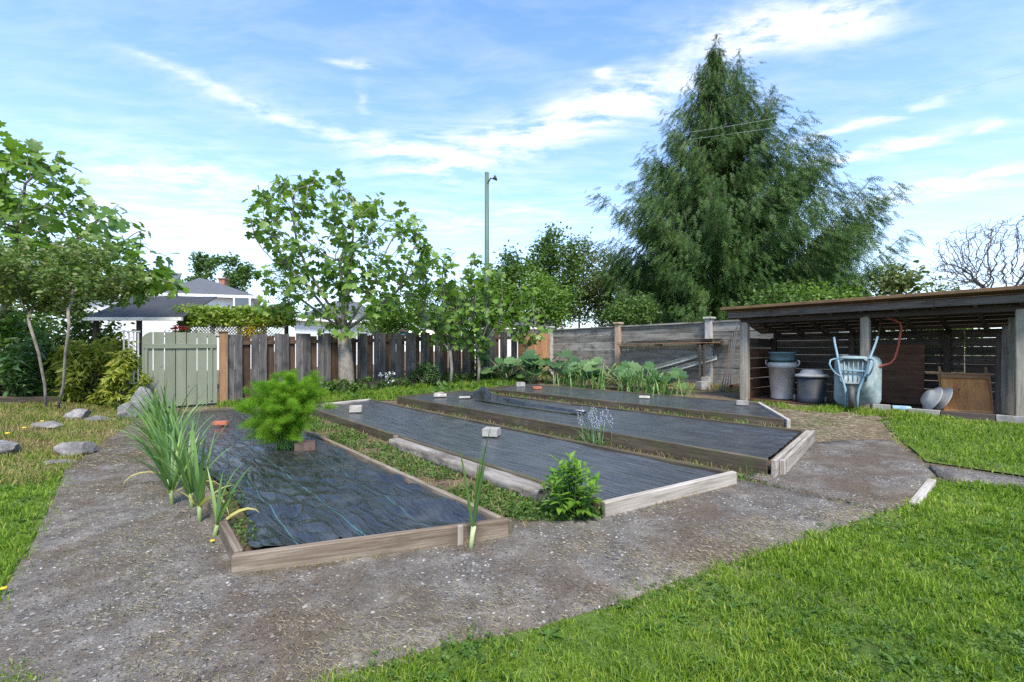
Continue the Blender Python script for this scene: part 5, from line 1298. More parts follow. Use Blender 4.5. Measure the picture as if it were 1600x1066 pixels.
# bare tree at the right
Y = 24.0; br_ = W(gx(1570, Y), Y); bt_ = thing('bare_tree', br_, 'leafless grey tree with fine twigs above the shed roof', 'tree')
A = np.concatenate([ell(1500, (gx(1590, Y), Y, gz(395, Y)), (4.0, 3.0, 1.9), .2), ell(700, (gx(1500, Y), Y, gz(432, Y)), (1.7, 1.5, 1.0), .2)])
nodes, par = colonize([br_, br_+Vector((0, 0, 1)), br_+Vector((.1, 0, 2)), br_+Vector((-.1, 0, 2.8))], A, .2, 3.5, .17, 90, .02, .25)
g = Geo(); skeleton(g, nodes, par, .010, 2.9, .2, (3, 6)); g.build('trunk', M_twig, bt_)
# ------------------------------------------------------------------ the conifer
def conifer():
    Y0 = 20.0; cx = gx(1128, Y0); base = W(cx, Y0)
    r = thing('conifer', base, 'tall dark drooping conifer with upswept branches behind the shed', 'tree')
    ztip = gz(58, Y0)
    hs = [0, 1.5, 4, 7.4, 9, 10.9, 12.8, ztip-.8, ztip]; rl = [4.4, 4.8, 5.0, 5.2, 3.7, 2.3, 1.25, .35, .1]
    g = Geo()
    g.tube([base+Vector((0, 0, -.2)), base+Vector((.05, 0, 4)), base+Vector((-.1, 0, 9)), Vector((gx(1115, Y0), Y0, ztip-.6))], [.42, .34, .2, .03], 10)
    for (px0, pt, z0) in ((1150, 98, 10.5), (1088, 120, 9.5), (1200, 150, 9.0)):
        g.tube([(cx, Y0, z0-2.5), (gx((px0+1128)/2, Y0), Y0-.2, z0-.6), (gx(px0, Y0), Y0-.2, gz(pt, Y0))], [.12, .07, .015], 7)
    # drooping spray: a hanging rib with short side shoots
    def spray(seed, long_):
        r_ = random.Random(seed); V = []; T = []
        n = 7
        for i in range(n):
            t = i/(n-1); y0 = -t*.95; x0 = .16*t*(1-t)
            for sg in (-1, 1):
                l = (.10+.15*math.sin(math.pi*min(1, t*1.1+.08)))*r_.uniform(.7, 1.25); w = .045
                b = len(V); zz_ = r_.uniform(-.10, .10)
                V += [(x0, zz_*.1, y0+w), (x0, zz_*.1, y0-w), (x0+sg*l, zz_, y0-.13-l*.35)]; T.append((b, b+1, b+2))
        b = len(V); V += [(-.012, 0, 0), (.012, 0, 0), (0, 0, -1.12)]; T.append((b, b+1, b+2))
        return V, T
    tmpl = [spray(k_, 1) for k_ in range(4)]; Msets = [[] for _ in tmpl]
    nb_ = 360
    for i in range(nb_):
        f = (i+.5)/nb_; zt = 1.4+(ztip-1.8)*f**1.12                        # height of the branch tip
        az = i*2.39996+rng.normal(0, .25); R0_ = np.interp(zt, hs, rl)
        side = math.cos(az); R0_ *= (1+.30*sstep(0, .6, side))*(1+.12*min(1.2, max(-2, rng.normal())))*(1.0-.22*abs(math.sin(az)))*(.78 if rng.random() < .35 else 1.0)
        R0_ = min(max(.2, R0_), 7.3); rise = R0_*(.55+.35*max(0, side))*rng.uniform(.8, 1.15)+.25*(f > .8)
        z0 = max(.8, zt-rise); ax = cx-.35*f*1.0
        P = []
        nseg = max(4, int(R0_/.35))
        for k_ in range(nseg+1):
            t = k_/nseg; rr_ = R0_*t; zz_ = z0+(zt-z0)*(t**1.25)-.25*math.sin(math.pi*t)*min(1, R0_/3)
            P.append(Vector((ax+rr_*math.cos(az)+.12*nz(t*3, i, 1), Y0+rr_*math.sin(az)+.12*nz(t*3, i, 2), zz_)))
        g.tube(P, [max(.012, .055*(1-k_/nseg)*min(1, R0_/3)) for k_ in range(nseg+1)], 4)
        ns = int(18+42*R0_*(1.25 if side > .2 else 1))
        for _ in range(ns):
            t = rng.random()**.75*.98+.02; k_ = min(nseg-1, int(t*nseg)); q = P[k_].lerp(P[k_+1], t*nseg-k_)
            q = np.array(q)+np.array([rng.normal(0, .21), rng.normal(0, .21), rng.normal(0, .13)])*min(1, .4+R0_/3)
            s_ = rng.uniform(.28, .62)*(.55+.5*min(1, R0_/3))*(1.0 if t < .85 else .75)
            a = rng.uniform(0, 6.28); tilt = rng.uniform(.1, .95) if t < .88 else rng.uniform(.4, 1.35)
            # local -z hangs down; near the tips the sprays reach outwards
            dn = np.array([math.cos(az)*math.sin(tilt), math.sin(az)*math.sin(tilt), -math.cos(tilt)]); z_ = -dn
            x_ = np.array([math.cos(a), math.sin(a), 0]); x_ -= z_*x_.dot(z_); x_ /= np.linalg.norm(x_); y_ = np.cross(z_, x_)
            M = np.eye(4); M[:3, 0] = x_*s_; M[:3, 1] = y_*s_; M[:3, 2] = z_*s_; M[:3, 3] = q
            Msets[int(rng.integers(4))].append(M)
    # tufts up the leading shoots
    for (px0, p_top, p_bot, n_) in ((1115, 58, 150, 260), (1150, 80, 160, 150), (1088, 102, 170, 130), (1203, 135, 200, 130)):
        for _ in range(n_):
            t = rng.random(); a = rng.uniform(0, 6.28); tilt = rng.uniform(.2, 1.5); s_ = rng.uniform(.2, .5)*(.5+.7*t)
            q = np.array([gx(px0, Y0)+rng.normal(0, .05+.22*t), Y0-.2+rng.normal(0, .05+.22*t), gz(p_top+(p_bot-p_top)*t, Y0)])
            dn = np.array([math.cos(a)*math.sin(tilt), math.sin(a)*math.sin(tilt), -math.cos(tilt)]); z_ = -dn
            x_ = np.array([-math.sin(a), math.cos(a), 0]); y_ = np.cross(z_, x_)
            M = np.eye(4); M[:3, 0] = x_*s_; M[:3, 1] = y_*s_; M[:3, 2] = z_*s_; M[:3, 3] = q; Msets[int(rng.integers(4))].append(M)
    g.build('trunk', M_barkd, r, smooth=True)
    g = Geo()
    for (V, T), Ms in zip(tmpl, Msets): g.add(*scatter(V, T, np.array(Ms)))
    o = g.build('crown', mat_leaf('conifer_spray', [(.020, .050, .013), (.040, .088, .019), (.072, .138, .028), (.13, .195, .045)], .25, .55, 1.3, .25), r); o['kind'] = 'stuff'
    return sum(len(m) for m in Msets)
conifer()
# ------------------------------------------------------------------ garden plants
g = Geo(); g.add(*scatter(*LANCE, orient(WEEDROS[0], WEEDROS[1], np.tile([[0, 0, 1.0]], (len(WEEDROS[0]), 1)), WEEDROS[2])))
tag(g.build('lawn_weeds', M_weed), 'flat leafy weeds pressed into the lawn', 'weeds', kind='stuff')
def strap(geo, base, az, length, width, lift, curve, twist=0.0, segs=6, keel=.25):
    """one strap leaf: rises from base, arches over towards azimuth az"""
    d = Vector((math.cos(az), math.sin(az), 0)); s = Vector((-d.y, d.x, 0)); ang = lift; p = Vector(base); V = []; T = []
    for i in range(segs+1):
        t = i/segs; w = width*(.55+.45*min(1, t*4))*(1-t**2.2)**.8*.5 if t < 1 else .0006
        f = d*math.cos(ang)+Vector((0, 0, math.sin(ang))); nrm = s.cross(f)
        s2 = s*math.cos(twist*t)+nrm*math.sin(twist*t)
        V += [p-s2*w, p-nrm*w*keel*-1, p+s2*w]
        p = p+f*(length/segs); ang -= curve*(.3+1.4*t)/segs
    for i in range(segs):
        a = i*3; T += [(a, a+1, a+4), (a, a+4, a+3), (a+1, a+2, a+5), (a+1, a+5, a+4)]
    geo.add(V, T)
M_leek = mat_leaf('leek_leaf', [(.05, .12, .035), (.08, .17, .045), (.13, .23, .055), (.19, .29, .07)], .3, .4, 1.4, .5)
M_leeky = mat_leaf('yellowing_leaf', [(.35, .32, .06), (.45, .40, .12), (.5, .46, .2)], .3, .5, 1.2)
M_stem = mat_plain('leek_shank', (.42, .48, .24), .5, .2, 10, bump=.05)
def leek(loc, hgt, n, label, group=None, lean=(0, 0), yellow=0, w=.030, cat='leek', name='leek', spread=.5, shank=None, lift=(1.05, 1.5)):
    r = thing(name, loc, label, cat, group)
    g = Geo(); top = loc+Vector((lean[0]*.4, lean[1]*.4, hgt*.22)); g.tube([loc+Vector((0, 0, -.02)), loc.lerp(top, .5), top], [.016, .014, .015], 8); g.build('shank', shank or M_stem, r, smooth=True)
    for i in range(n):
        az = math.atan2(lean[1], lean[0]+1e-6)+random.gauss(0, .6) if (lean != (0, 0) and random.random() < .5) else random.uniform(0, 6.28)
        g = Geo(); st_ = loc.lerp(top, random.uniform(.55, 1)); y_ = i < yellow
        strap(g, st_, az, hgt*random.uniform(.7, 1.1)*(.75 if y_ else 1), w*random.uniform(.75, 1.2), random.uniform(*lift) if not y_ else random.uniform(.3, .9), random.uniform(.15, spread*1.9) if not y_ else 2.6, random.uniform(-.8, .8))
        g.build('leaf', M_leeky if y_ else M_leek, r, smooth=True)
    return r
# row of leeks along the outside of the first bed
ORD = 'first second third fourth fifth sixth seventh eighth ninth tenth eleventh twelfth thirteenth fourteenth fifteenth'.split()
M_stemd = mat_plain('leek_shank_green', (.20, .27, .10), .5, .3, 10, bump=.05)
gl = 'leeks growing along the path side of the first bed'
for i in range(15):
    t = 1.35+i*.19; q = b1L+DV*t-NV*(.10+.11*(i % 2)); q = W(q.x, q.y)
    leek(q, random.uniform(.56, .78), 17, 'tall leek in the row along the first bed, '+ORD[i]+' from the bed corner', gl, (-.02, -.01), 1 if i % 4 == 1 else 0, .024, spread=.8, shank=M_stemd)
q = b1L+DV*.98-NV*.09; leek(W(q.x, q.y), .60, 13, 'leek with bent yellowing leaves at the near end of the row', None, (.0, .0), 4, .028, shank=M_stemd)
q = b1L+DV*.62-NV*.05; leek(W(q.x, q.y), .42, 7, 'small leek closest to the bed corner, apart from the row', None, (.05, .03), 1, .028, spread=.7, shank=M_stemd)
leek(W(G(735, 862).x, G(735, 862).y, .022), .58, 8, 'single leek with pale shank leaning before the front board', None, (.05, .0), 0, .030, spread=.12, lift=(1.40, 1.56))
# feathery bush (a mass of threads on forked stems)
def feathery():
    loc = G(447, 701, .08); r = thing('feathery_bush', loc, 'bright green feathery fennel bush growing through the fabric', 'fennel')
    gs = Geo(); V = []; Pn = []
    c = np.array(loc)+np.array([0, 0, .50]); rad = np.array([.44, .42, .44])
    n = 185
    for i in range(n):
        v_ = rng.normal(0, 1, 3); v_ /= np.linalg.norm(v_)
        q = c+v_*rad*rng.uniform(.35, 1.0)*(1+.18*noise.noise(Vector(v_)*2.2))
        if q[2] < loc.z+.10: q[2] = loc.z+rng.uniform(.1, .3)
        b = np.array(loc)+np.array([rng.normal(0, .05), rng.normal(0, .05), 0])
        m_ = (b*.45+q*.55)+np.array([0, 0, .06])
        gs.tube([b, m_, q], [.006, .004, .002], 4, cap=False); d = q-m_; Pn.append((q, d/np.linalg.norm(d)))
    gs.build('stems', mat_plain('fennel_stem', (.14, .26, .06), .6, .2, 8), r)
    # each plume is a puff of threads
    P = []; F = []; S = []
    for q, d in Pn:
        k_ = 380; L_ = rng.uniform(.14, .26); s_ = rng.random(k_); bend = np.array([d[0], d[1], 0])*.07 - np.array([0, 0, .05])
        ax_ = q[None]+d[None]*((s_-.6)*L_)[:, None]+bend[None]*(s_**2)[:, None]
        o = rng.normal(0, 1, (k_, 3)); o -= d[None]*(o @ d)[:, None]; o /= np.linalg.norm(o, axis=1)[:, None]
        f = o*.9+d[None]*rng.uniform(.3, .9, k_)[:, None]; F.append(f/np.linalg.norm(f, axis=1)[:, None])
        P.append(ax_+o*rng.uniform(0, .018, k_)[:, None]); S.append((.026+.062*np.sin(np.pi*np.clip(s_*.85+.12, 0, 1)))*rng.uniform(.6, 1.15, k_))
    P, F, S = np.concatenate(P), np.concatenate(F), np.concatenate(S)
    keep = P[:, 2] > loc.z+.02; P, F, S = P[keep], F[keep], S[keep]
    thread = ([(0, -.019, 0), (0, .019, 0), (1, 0, -.05), (.35, 0, 0), (.75, .28, .05), (.42, .03, 0)], [(0, 1, 2), (3, 5, 4)])
    g = Geo(); g.add(*scatter(*thread, orient(P, F, leaf_dirs(len(P), .5), S)))
    o = g.build('plumes', mat_leaf('fennel_thread', [(.055, .13, .012), (.115, .25, .018), (.19, .35, .028), (.31, .43, .06)], .45, .6, 1.5, .1), r); o['kind'] = 'stuff'
feathery()
# leafy plant at the path edge between the first two beds
def leafy_plant(name, loc, n_stem, hgt, rad, mat, label, template=LANCE, leaf=.12, per=12, cat='plant', group=None):
    r = thing(name, loc, label, cat, group); gs = Geo(); P = []; F = []; Nn = []; S = []
    for i in range(n_stem):
        a = rng.uniform(0, 6.28); rr_ = rad*math.sqrt(rng.random()); top = Vector(loc)+Vector((math.cos(a)*rr_, math.sin(a)*rr_, hgt*(1-.45*(rr_/rad)**2)*rng.uniform(.8, 1.05)))
        b = Vector(loc)+Vector((math.cos(a)*rr_*.3, math.sin(a)*rr_*.3, 0)); gs.tube([b, b.lerp(top, .5)+Vector((0, 0, .02)), top], [.005, .004, .003], 4)
        for k_ in range(per):
            t = .2+.8*k_/per; q = b.lerp(top, t); az = k_*2.4+rng.normal(0, .3); up_ = .25+1.1*t**2
            P.append(q); F.append((math.cos(az), math.sin(az), up_)); Nn.append((-math.cos(az)*.5, -math.sin(az)*.5, 1)); S.append(leaf*rng.uniform(.7, 1.2)*(1.1-.35*t))
    gs.build('stems', mat_plain(name+'_stem', (.10, .17, .05), .6, .2, 8), r)
    leaves_as_parts(r, template, orient(P, F, Nn, S), mat, 220 if n_stem > 12 else 60)
    return r
M_peony = mat_leaf('fresh_green_leaf', [(.07, .16, .02), (.11, .23, .028), (.17, .31, .04), (.24, .36, .07)], .4, .4, 1.5, .4)
q = G(893, 812); leafy_plant('leafy_perennial', q, 26, .46, .20, M_peony, 'bushy fresh green perennial at the path edge between two beds', LANCE, .125, 13)
# bluebells beside the third bed
def bluebells():
    q = G(957, 690); tb2 = (q-b3L).dot(DV); q = b3L+DV*tb2-NV*.13; q = W(q.x, q.y); r = thing('bluebells', q, 'clump of pale blue bluebells beside the deep mossy bed', 'bluebells')
    for i in range(26):
        g = Geo(); strap(g, q+Vector((random.gauss(0, .05), random.gauss(0, .04), 0)), random.uniform(0, 6.28), random.uniform(.25, .42), .016, random.uniform(.5, 1.2), random.uniform(.8, 1.8)); g.build('leaf', M_leek, r, smooth=True)
    bell = Geo(); bell.lathe([(.0, .0), (.35, -.1), (.42, -.7), (.62, -1.0), (.36, -.7), (.0, -.15)], 6)
    me = bell.mesh('flower', True); me.materials.append(mat_plain('lilac_petal', (.38, .39, .54), .6, .15, 8))
    for i in range(20):
        b = q+Vector((random.gauss(0, .09), random.gauss(0, .05), 0)); t_ = b+Vector((random.gauss(0, .04), random.gauss(0, .04), random.uniform(.34, .46)))
        g = Geo(); g.tube([b, b.lerp(t_, .5), t_], .0028, 4); st_ = g.build('stalk', mat_leaf_stalk, r)
        for k_ in range(11):
            p_ = b.lerp(t_, .62+.038*k_); a = random.uniform(0, 6.28); M = Matrix.Translation(p_+Vector((math.cos(a)*.016, math.sin(a)*.016, 0))) @ Matrix.Rotation(random.uniform(.2, .9), 4, Vector((-math.sin(a), math.cos(a), 0))) @ Matrix.Scale(.0105, 4)
            o = bpy.data.objects.new('flower', me); C.objects.link(o); o.parent = st_; o.matrix_basis = wm(st_).inverted() @ M
mat_leaf_stalk = mat_plain('green_stalk', (.13, .20, .10), .6, .2, 8)
bluebells()
# low weeds: mats of small leaves between the beds and against the boards
g = Geo()
def mat_weeds(poly, dens, size, hmax, seed, thr=-.1):
    P = pts_in(poly, dens, 2.6, 1.1); k_ = np.array([noise.noise(Vector((a*2.1, b*2.1, seed))) for a, b in P]); P = P[k_ > thr]
    if not len(P): return
    z = Hn(P)+rng.uniform(.004, hmax, len(P))*rng.random(len(P))
    P3 = np.concatenate([P, z[:, None]], 1); g.add(*scatter(*OVAL, orient(P3, leaf_dirs(len(P), .3), leaf_dirs(len(P), 1.2), size*rng.uniform(.6, 1.4, len(P))*np.maximum(1, P[:, 1]/5))))
def strip(c0, c1, a, b, t0, t1):
    return [c0+DV*t0+NV*a, c1+DV*t0-NV*b, c1+DV*t1-NV*b, c0+DV*t1+NV*a]
S12 = strip(b1R, b2L, .03, .10, .05, 6.8); S23 = strip(b2R, b3L, .03, .03, -.1, 6.8); S34 = strip(b3R, b4L, .03, .03, 0, 6.5)
mat_weeds(S12, 4600, .030, .05, 61, -.15); mat_weeds(S23, 1500, .028, .05, 62, .08); mat_weeds(S34, 1500, .03, .06, 63, .05)
q0 = G(868, 806); mat_weeds([W(q0.x+math.cos(a)*.36, q0.y+math.sin(a)*.17) for a in np.linspace(0, 6.2, 12)], 9000, .026, .09, 64, -.6)
mat_weeds(strip(b1L, b1L, -.09, -.01, .1, 1.2), 3500, .02, .05, 65, -.1); mat_weeds(px([(1080, 745), (1135, 745), (1200, 742), (1165, 752), (1100, 765)]), 3500, .025, .05, 66, -.2)
mat_weeds(LAWN_B, 900, .05, .16, 67, -.1); mat_weeds(BANK, 420, .035, .05, 68, .05)
mat_weeds([b1L+NV*.03+DV*.05, b1L+NV*.16+DV*.05, b1L+NV*.24+DV*1.2, b1L+NV*.03+DV*1.6], 3500, .022, .02, 69, -.4)
jn = px([(1155, 748), (1270, 774), (1374, 800), (1366, 804), (1260, 779), (1150, 753)]); mat_weeds(jn, 3000, .02, .03, 70, -.1)
o = g.build('weeds', M_weed); tag(o, 'low green weeds between the beds and along the boards', 'weeds', kind='stuff')
# weeds inside the gap of the first bed sit on the soil of that bed: lifted copies
g = Geo(); P = []; 
for i in range(420):
    t = rng.uniform(.15, 2.2); q = b1L+DV*t+NV*rng.uniform(.04, .10+.12*sstep(0, 1, t)); P.append((q.x, q.y, q.z-.045+rng.uniform(0, .03)))
P = np.array(P); g.add(*scatter(*OVAL, orient(P, leaf_dirs(len(P), .3), leaf_dirs(len(P), 1.2), rng.uniform(.015, .035, len(P)))))
tag(g.build('bed_weeds', M_weed), 'green weeds in the gap beside the lined fabric', 'weeds', kind='stuff')
g = Geo()
for poly, dens in ((S12, 900), (S23, 900), (S34, 900)):
    P = pts_in(poly, dens, 2.6, .9); g.add(*blades(P, .06*rng.uniform(.4, 1.6, len(P)), .005*rng.uniform(.7, 1.4, len(P))*np.maximum(1, P[:, 1]/6), 1.1))
e_ = (b1R-b1L).normalized()
P = np.array([[(b1L+e_*t+Vector((e_.y, -e_.x, 0))*(.06+abs(random.gauss(0, .03)))).x, (b1L+e_*t+Vector((e_.y, -e_.x, 0))*(.06+abs(random.gauss(0, .03)))).y] for t in rng.uniform(0, 1.4, 260)]); g.add(*blades(P, rng.uniform(.02, .07, len(P)), rng.uniform(.002, .004, len(P)), 1.0))
e_ = (b2R-b2L).normalized(); P = np.array([[(b2L+e_*t+Vector((e_.y, -e_.x, 0))*.07).x, (b2L+e_*t+Vector((e_.y, -e_.x, 0))*.07).y] for t in rng.uniform(.3, 1.3, 120)]); g.add(*blades(P, rng.uniform(.02, .08, len(P)), rng.uniform(.002, .004, len(P)), 1.0))
tag(g.build('strip_grass', M_grassdry), 'dry and green grass tufts in the strips between the beds', 'grass', kind='stuff')
# big-leaved plants by the wall corner
def big_leaf():
    V = [(0, 0, 0)]; T = []; n = 22
    for i in range(n):
        a = -2.7+5.4*i/(n-1); rr_ = (.62+.10*(i % 2)+.30*math.cos(a*.5)**2); V.append((.25+rr_*math.cos(a)*.75, rr_*math.sin(a)*.72, (.13 if i % 2 else .03)+.12*abs(math.sin(a))-.18*max(0, math.cos(a))))
    V[0] = (.22, 0, -.10)
    T = [(0, i, i+1) for i in range(1, n)]
    return V, T
BIG = big_leaf()
M_big = mat_leaf('big_leaf', [(.035, .085, .03), (.055, .125, .04), (.085, .165, .055), (.13, .21, .07)], .3, .45, 1.3, .4)
def big_plant(px_, Y, n, hgt, size, label):
    loc = W(gx(px_, Y), Y); r = thing('rhubarb_plant', loc, label, 'rhubarb', 'big-leaved plants by the wall'); Ms = []; g = Geo()
    for i in range(n):
        a = i*2.4+rng.normal(0, .3); rr_ = .15+.55*math.sqrt(rng.random()); q = loc+Vector((math.cos(a)*rr_, math.sin(a)*rr_*.7, hgt*rng.uniform(.35, 1)))
        g.tube([loc, loc.lerp(q, .5)+Vector((0, 0, .08)), q], .014, 5)
        Ms.append(orient([q], [(math.cos(a), math.sin(a), -.15)], [(math.cos(a)*.35, math.sin(a)*.35-.45, .85)], [size*rng.uniform(.6, 1.15)])[0])
    g.build('stalks', mat_plain('pale_stalk', (.22, .26, .12), .6, .2, 8), r); leaves_as_parts(r, BIG, np.array(Ms), M_big, 300)
big_plant(795, 13.9, 20, .75, .36, 'dark big-leaved rhubarb right of the lamp pole')
big_plant(830, 13.4, 18, .70, .36, 'rhubarb below the orange cedar panel')
big_plant(868, 13.6, 16, .85, .40, 'rhubarb with one upright fan leaf at the wall corner')
big_plant(940, 11.7, 18, .62, .34, 'rhubarb half hidden by tall grass near the pinkish wall post')
big_plant(972, 11.2, 18, .68, .36, 'rhubarb right under the pinkish wall post')
big_plant(1025, 10.3, 16, .50, .30, 'rhubarb below the leaning metal channels')
for i, (px_, Y, n, hgt, lab) in enumerate(((893, 11.6, 26, .55, 'grassy garlic clump before the grey wall, first from the corner'), (912, 11.3, 26, .60, 'grassy garlic clump before the wall, second from the corner'), (935, 10.8, 26, .60, 'grassy garlic clump before the rhubarb, third from the corner'), (985, 10.1, 28, .70, 'tall garlic clump right of the pinkish wall post'), (1005, 9.8, 28, .72, 'tallest garlic clump left of the leaning channels'), (1030, 9.5, 26, .62, 'garlic clump in front of the leaning channels'), (1056, 9.1, 18, .52, 'last garlic clump, closest to the shed'), (870, 12.2, 22, .5, 'sparse garlic clump under the fan-leaved rhubarb'))):
    q = W(gx(px_, Y), Y); r = thing('garlic_clump', q, lab, 'garlic', 'garlic clumps along the wall')
    for k_ in range(n):
        g = Geo(); strap(g, q+Vector((random.gauss(0, .16), random.gauss(0, .12), 0)), random.uniform(0, 6.28), hgt*random.uniform(.75, 1.25), .030, random.uniform(1.1, 1.5), random.uniform(.4, 2.0), random.uniform(-.5, .5)); g.build('leaf', M_leek, r, smooth=True)
# shrubs: leaf masses on stems
def shrub(name, loc, rad, hgt, n, size, mat, label, template=OVAL, group=None, stems=9, hang=0.0, cat='shrub', shell=.45):
    r = thing(name, loc, label, cat, group); g = Geo()
    c = np.array(loc)+np.array([0, 0, hgt*.52]); A = ell(stems*4, c, (rad[0], rad[1], hgt*.5), .5); tips = A
    for q in A: g.tube([Vector(loc)+Vector((rng.normal(0, .05), rng.normal(0, .05), 0)), (Vector(loc)*.5+Vector(q)*.5)+Vector((0, 0, .1)), q], [.012, .008, .003], 4)
    g.build('stems', M_barkd, r)
    idx = rng.integers(0, len(A), n); t = rng.random(n)**.5; P = A[idx]*t[:, None]+(np.array(loc)*.4+A[idx]*.6)*(1-t[:, None])+rng.normal(0, .09*max(rad), (n, 3))
    P[:, 2] = np.maximum(P[:, 2], loc.z+.02)
    F = leaf_dirs(n, -hang); Nn = leaf_dirs(n, 1.0)
    g = Geo(); g.add(*scatter(*template, orient(P, F, Nn, size*rng.uniform(.6, 1.3, n)))); o = g.build('foliage', mat, r); o['kind'] = 'stuff'
    return r
M_bamboo = mat_leaf('yellow_green_leaf', [(.12, .17, .02), (.20, .25, .03), (.32, .34, .05), (.42, .40, .09)], .4, .45, 1.3)
M_dark = mat_leaf('dark_broad_leaf', [(.035, .08, .02), (.06, .125, .03), (.10, .18, .045)], .25, .4, 1.3, .45)
def wxy(px_, Y): return W(gx(px_, Y), Y)
shrub('bamboo_shrub', wxy(150, 9.9), (.85, .6), 1.55, 3600, .16, M_bamboo, 'yellow-green narrow-leaved shrub between the twin stems and the gate', LANCE, hang=.35)
shrub('bamboo_shrub', wxy(200, 9.3), (.38, .35), 1.25, 1500, .15, M_bamboo, 'small yellow-green shrub touching the white trellis', LANCE, hang=.3)
shrub('dark_shrub', wxy(20, 9.6), (1.0, .7), 1.25, 2600, .18, M_dark, 'dark green broad-leaved shrub at the picture edge above the sleeper', LANCE)
shrub('dark_shrub', wxy(112, 9.9), (.6, .4), .6, 1300, .16, M_dark, 'dark low plant behind the twin stems', LANCE)
shrub('dark_shrub', wxy(-30, 11.5), (1.6, 1.0), 2.2, 2800, .16, M_fig, 'green shrub at the picture edge behind the broad-leaved one', OVAL)
shrub('back_hedge', wxy(110, 13.2), (1.9, .8), 2.1, 5200, .13, M_tree, 'tall green hedge behind the yellow-green shrub', OVAL)
shrub('back_hedge', wxy(20, 13.8), (2.0, .8), 2.4, 5200, .13, M_treey, 'olive hedge behind the shrubs at the picture edge', OVAL)
shrub('gate_shrub', wxy(222, 8.9), (.28, .25), .42, 520, .09, M_bamboo, 'little yellow-leaved plant at the hinge side of the gate', LANCE)
q = FP(fs(655), 0, .35); shrub('round_shrub', q, (.42, .36), .72, 1500, .07, M_dark, 'rounded dark shrub against the board fence', OVAL)
q = FP(fs(520), 0, .55); shrub('fence_plant', q, (.45, .25), .42, 700, .09, M_weed, 'green leafy plant at the foot of the fig trunk', OVAL)
q = FP(fs(820), 0, 2.3); shrub('round_shrub', q, (.35, .3), .5, 900, .08, M_peony, 'bright rounded plant in front of the rhubarb', OVAL)
for i, px_ in enumerate((570, 610, 700, 725, 745, 775)):
    q = FP(fs(px_), 0, .45); shrub('fence_plant', q, (.38, .25), random.uniform(.3, .5), 520, .09, M_weed, ('leafy plant right of the fig trunk by the fence', 'leafy plant under the small white flowers', 'leafy plant right of the rounded dark shrub', 'leafy plant at the foot of the slender figs', 'leafy plant just left of the lamp pole', 'leafy plant just right of the lamp pole')[i], LANCE, 'plants along the board fence')
# white blossoms by the fence
q = FP(fs(592), .0, .5); wf = thing('white_flowers', q, 'small stalks of white flowers against the board fence', 'flowers'); M_petal = mat_plain('white_petal', (.78, .74, .68), .6, .08, 8)
for i in range(9):
    t_ = q+Vector((random.gauss(0, .14), random.gauss(0, .05), random.uniform(.3, .5))); g = Geo(); g.tube([q, t_], .004, 4); st_ = g.build('stalk', mat_leaf_stalk, wf)
    g = Geo(); P = np.array(t_)+rng.normal(0, .025, (8, 3)); g.add(*scatter(*OVAL, orient(P, leaf_dirs(8, .3), leaf_dirs(8, .5), np.full(8, .05)))); g.build('flower', M_petal, st_)['kind'] = 'stuff'
# vine over the pergola and red geraniums
Yp = 13.2
r = thing('vine', Vector((gx(360, Yp), Yp, gz(505, Yp))), 'light green vine spread over the top of the pergola', 'vine'); n = 5200
xs_ = rng.uniform(gx(286, Yp), gx(455, Yp), n); hh_ = np.array([.25+.22*noise.noise(Vector((x*1.3, 0, 2))) for x in xs_])
P = np.stack([xs_, Yp+rng.normal(.1, .25, n), gz(503, Yp)-.10+rng.random(n)*(hh_+.28)], 1)
M_vine = mat_leaf('vine_leaf', [(.09, .17, .02), (.15, .24, .03), (.24, .32, .05), (.36, .38, .08)], .4, .45, 1.4)
g = Geo(); g.add(*scatter(*OVAL, orient(P, leaf_dirs(n, -.2), leaf_dirs(n, .6), rng.uniform(.07, .14, n)))); o = g.build('foliage', M_vine, r); o['kind'] = 'stuff'
g = Geo(); 
for i in range(7): g.tube([(gx(288+i*24, Yp), Yp+.1, gz(503, Yp)), (gx(300+i*24, Yp), Yp+.2, gz(498, Yp)), (gx(318+i*24, Yp), Yp+.05, gz(500, Yp))], .015, 5)
g.build('stems', M_barkd, r)
yv = thing('yellow_vine', Vector((gx(397, Yp), Yp-.15, gz(512, Yp))), 'yellow-leaved vine trailing down the white lattice', 'vine'); n = 420
P = np.stack([gx(397, Yp)+rng.normal(0, .16, n), Yp-.12+rng.normal(0, .05, n), gz(514, Yp)+rng.normal(0, .16, n)], 1)
g = Geo(); g.add(*scatter(*OVAL, orient(P, leaf_dirs(n, -.3), leaf_dirs(n, .4), rng.uniform(.06, .1, n)))); o = g.build('foliage', mat_leaf('yellow_leaf', [(.42, .32, .03), (.55, .42, .05), (.5, .45, .1)], .35, .5, 1.1), yv); o['kind'] = 'stuff'
ge_ = thing('geraniums', Vector((gx(281, 11.3), 11.3, gz(520, 11.3))), 'red geranium flowers showing over the top of the gate', 'flowers'); M_redp = mat_plain('red_petal', (.55, .02, .025), .5, .2, 8)
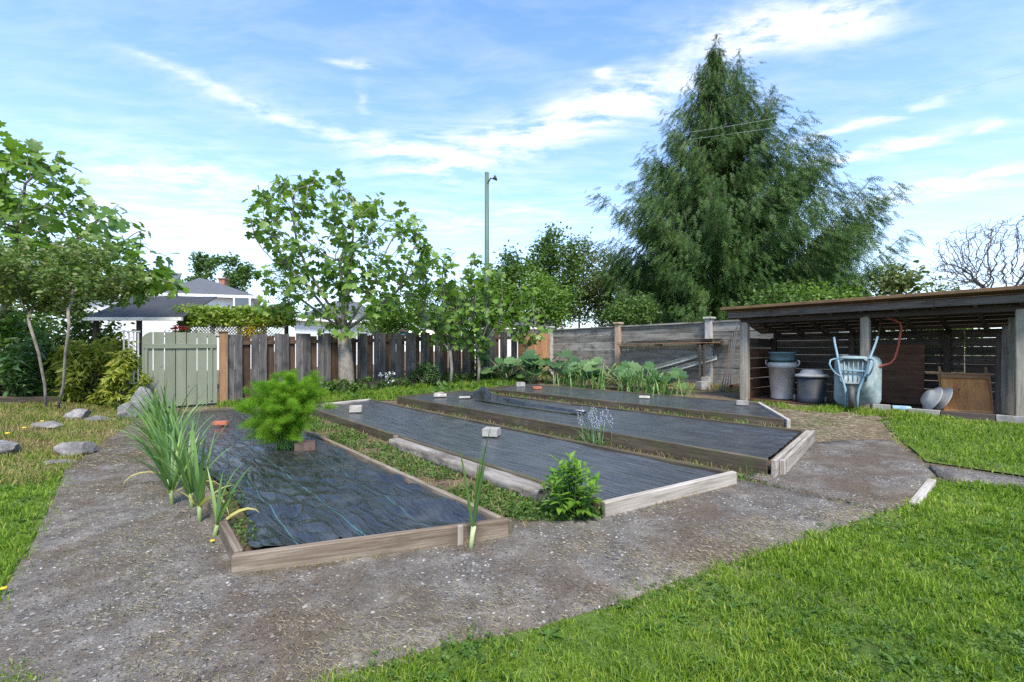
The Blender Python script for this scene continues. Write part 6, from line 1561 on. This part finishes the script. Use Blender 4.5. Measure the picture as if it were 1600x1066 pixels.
g = Geo(); n = 160; P = np.array([gx(281, 11.3), 11.3, gz(520, 11.3)])+rng.normal(0, 1, (n, 3))*np.array([.16, .1, .08]); g.add(*scatter(*OVAL, orient(P, leaf_dirs(n, .2), leaf_dirs(n, .8), rng.uniform(.06, .1, n)))); o = g.build('foliage', M_weed, ge_); o['kind'] = 'stuff'
for (px_, py_) in ((274, 511), (277, 513), (286, 512), (290, 514), (282, 516), (272, 515)):
    g = Geo(); c = np.array([gx(px_, 11.2), 11.2, gz(py_, 11.2)]); P = c+rng.normal(0, .022, (14, 3)); g.add(*scatter(*OVAL, orient(P, leaf_dirs(14, .3), leaf_dirs(14, .6), np.full(14, .05)))); g.build('flower', M_redp, ge_)['kind'] = 'stuff'
g = Geo(); g.lathe([(0, 0), (.10, 0), (.14, .22), (.155, .22), (.155, .26), (.13, .26), (.12, .2), (0, .2)], 18); g.build('pot', M_terra, ge_, Matrix.Translation((gx(281, 11.3), 11.3, gz(520, 11.3)-.3)), True)
g = Geo(); g.box((gx(281, 11.3)-.25, 11.15, .0), (gx(281, 11.3)+.25, 11.45, gz(520, 11.3)-.3)); g.build('stand', M_shed, ge_)
# a few dandelions in the rough grass
M_yel = mat_plain('yellow_petal', (.75, .45, .02), .6, .15, 8)
for i, (pp, lab) in enumerate((((66, 664), 'yellow dandelion beside the dark flat rock'), ((38, 675), 'yellow dandelion left of the dark flat rock'), ((12, 684), 'yellow dandelion near the rounded rock'), ((6, 938), 'yellow dandelion at the lawn edge by the path'), ((332, 860), 'yellow dandelion beside the bed corner'))):
    q = G(*pp); g = Geo(); g.lathe([(0, .008), (.010, .006), (.018, 0), (.016, -.004), (0, -.004)], 10); r = thing('dandelion', q, lab, 'dandelion', 'dandelions')
    g.build('flower', M_yel, r, Matrix.Translation(q+Vector((0, 0, .06))) @ Matrix.Scale(1.5 if pp[1] < 700 else .8, 4), True); g = Geo(); g.tube([q, q+Vector((0, 0, .058))], .003, 5); g.build('stalk', mat_leaf_stalk, r)
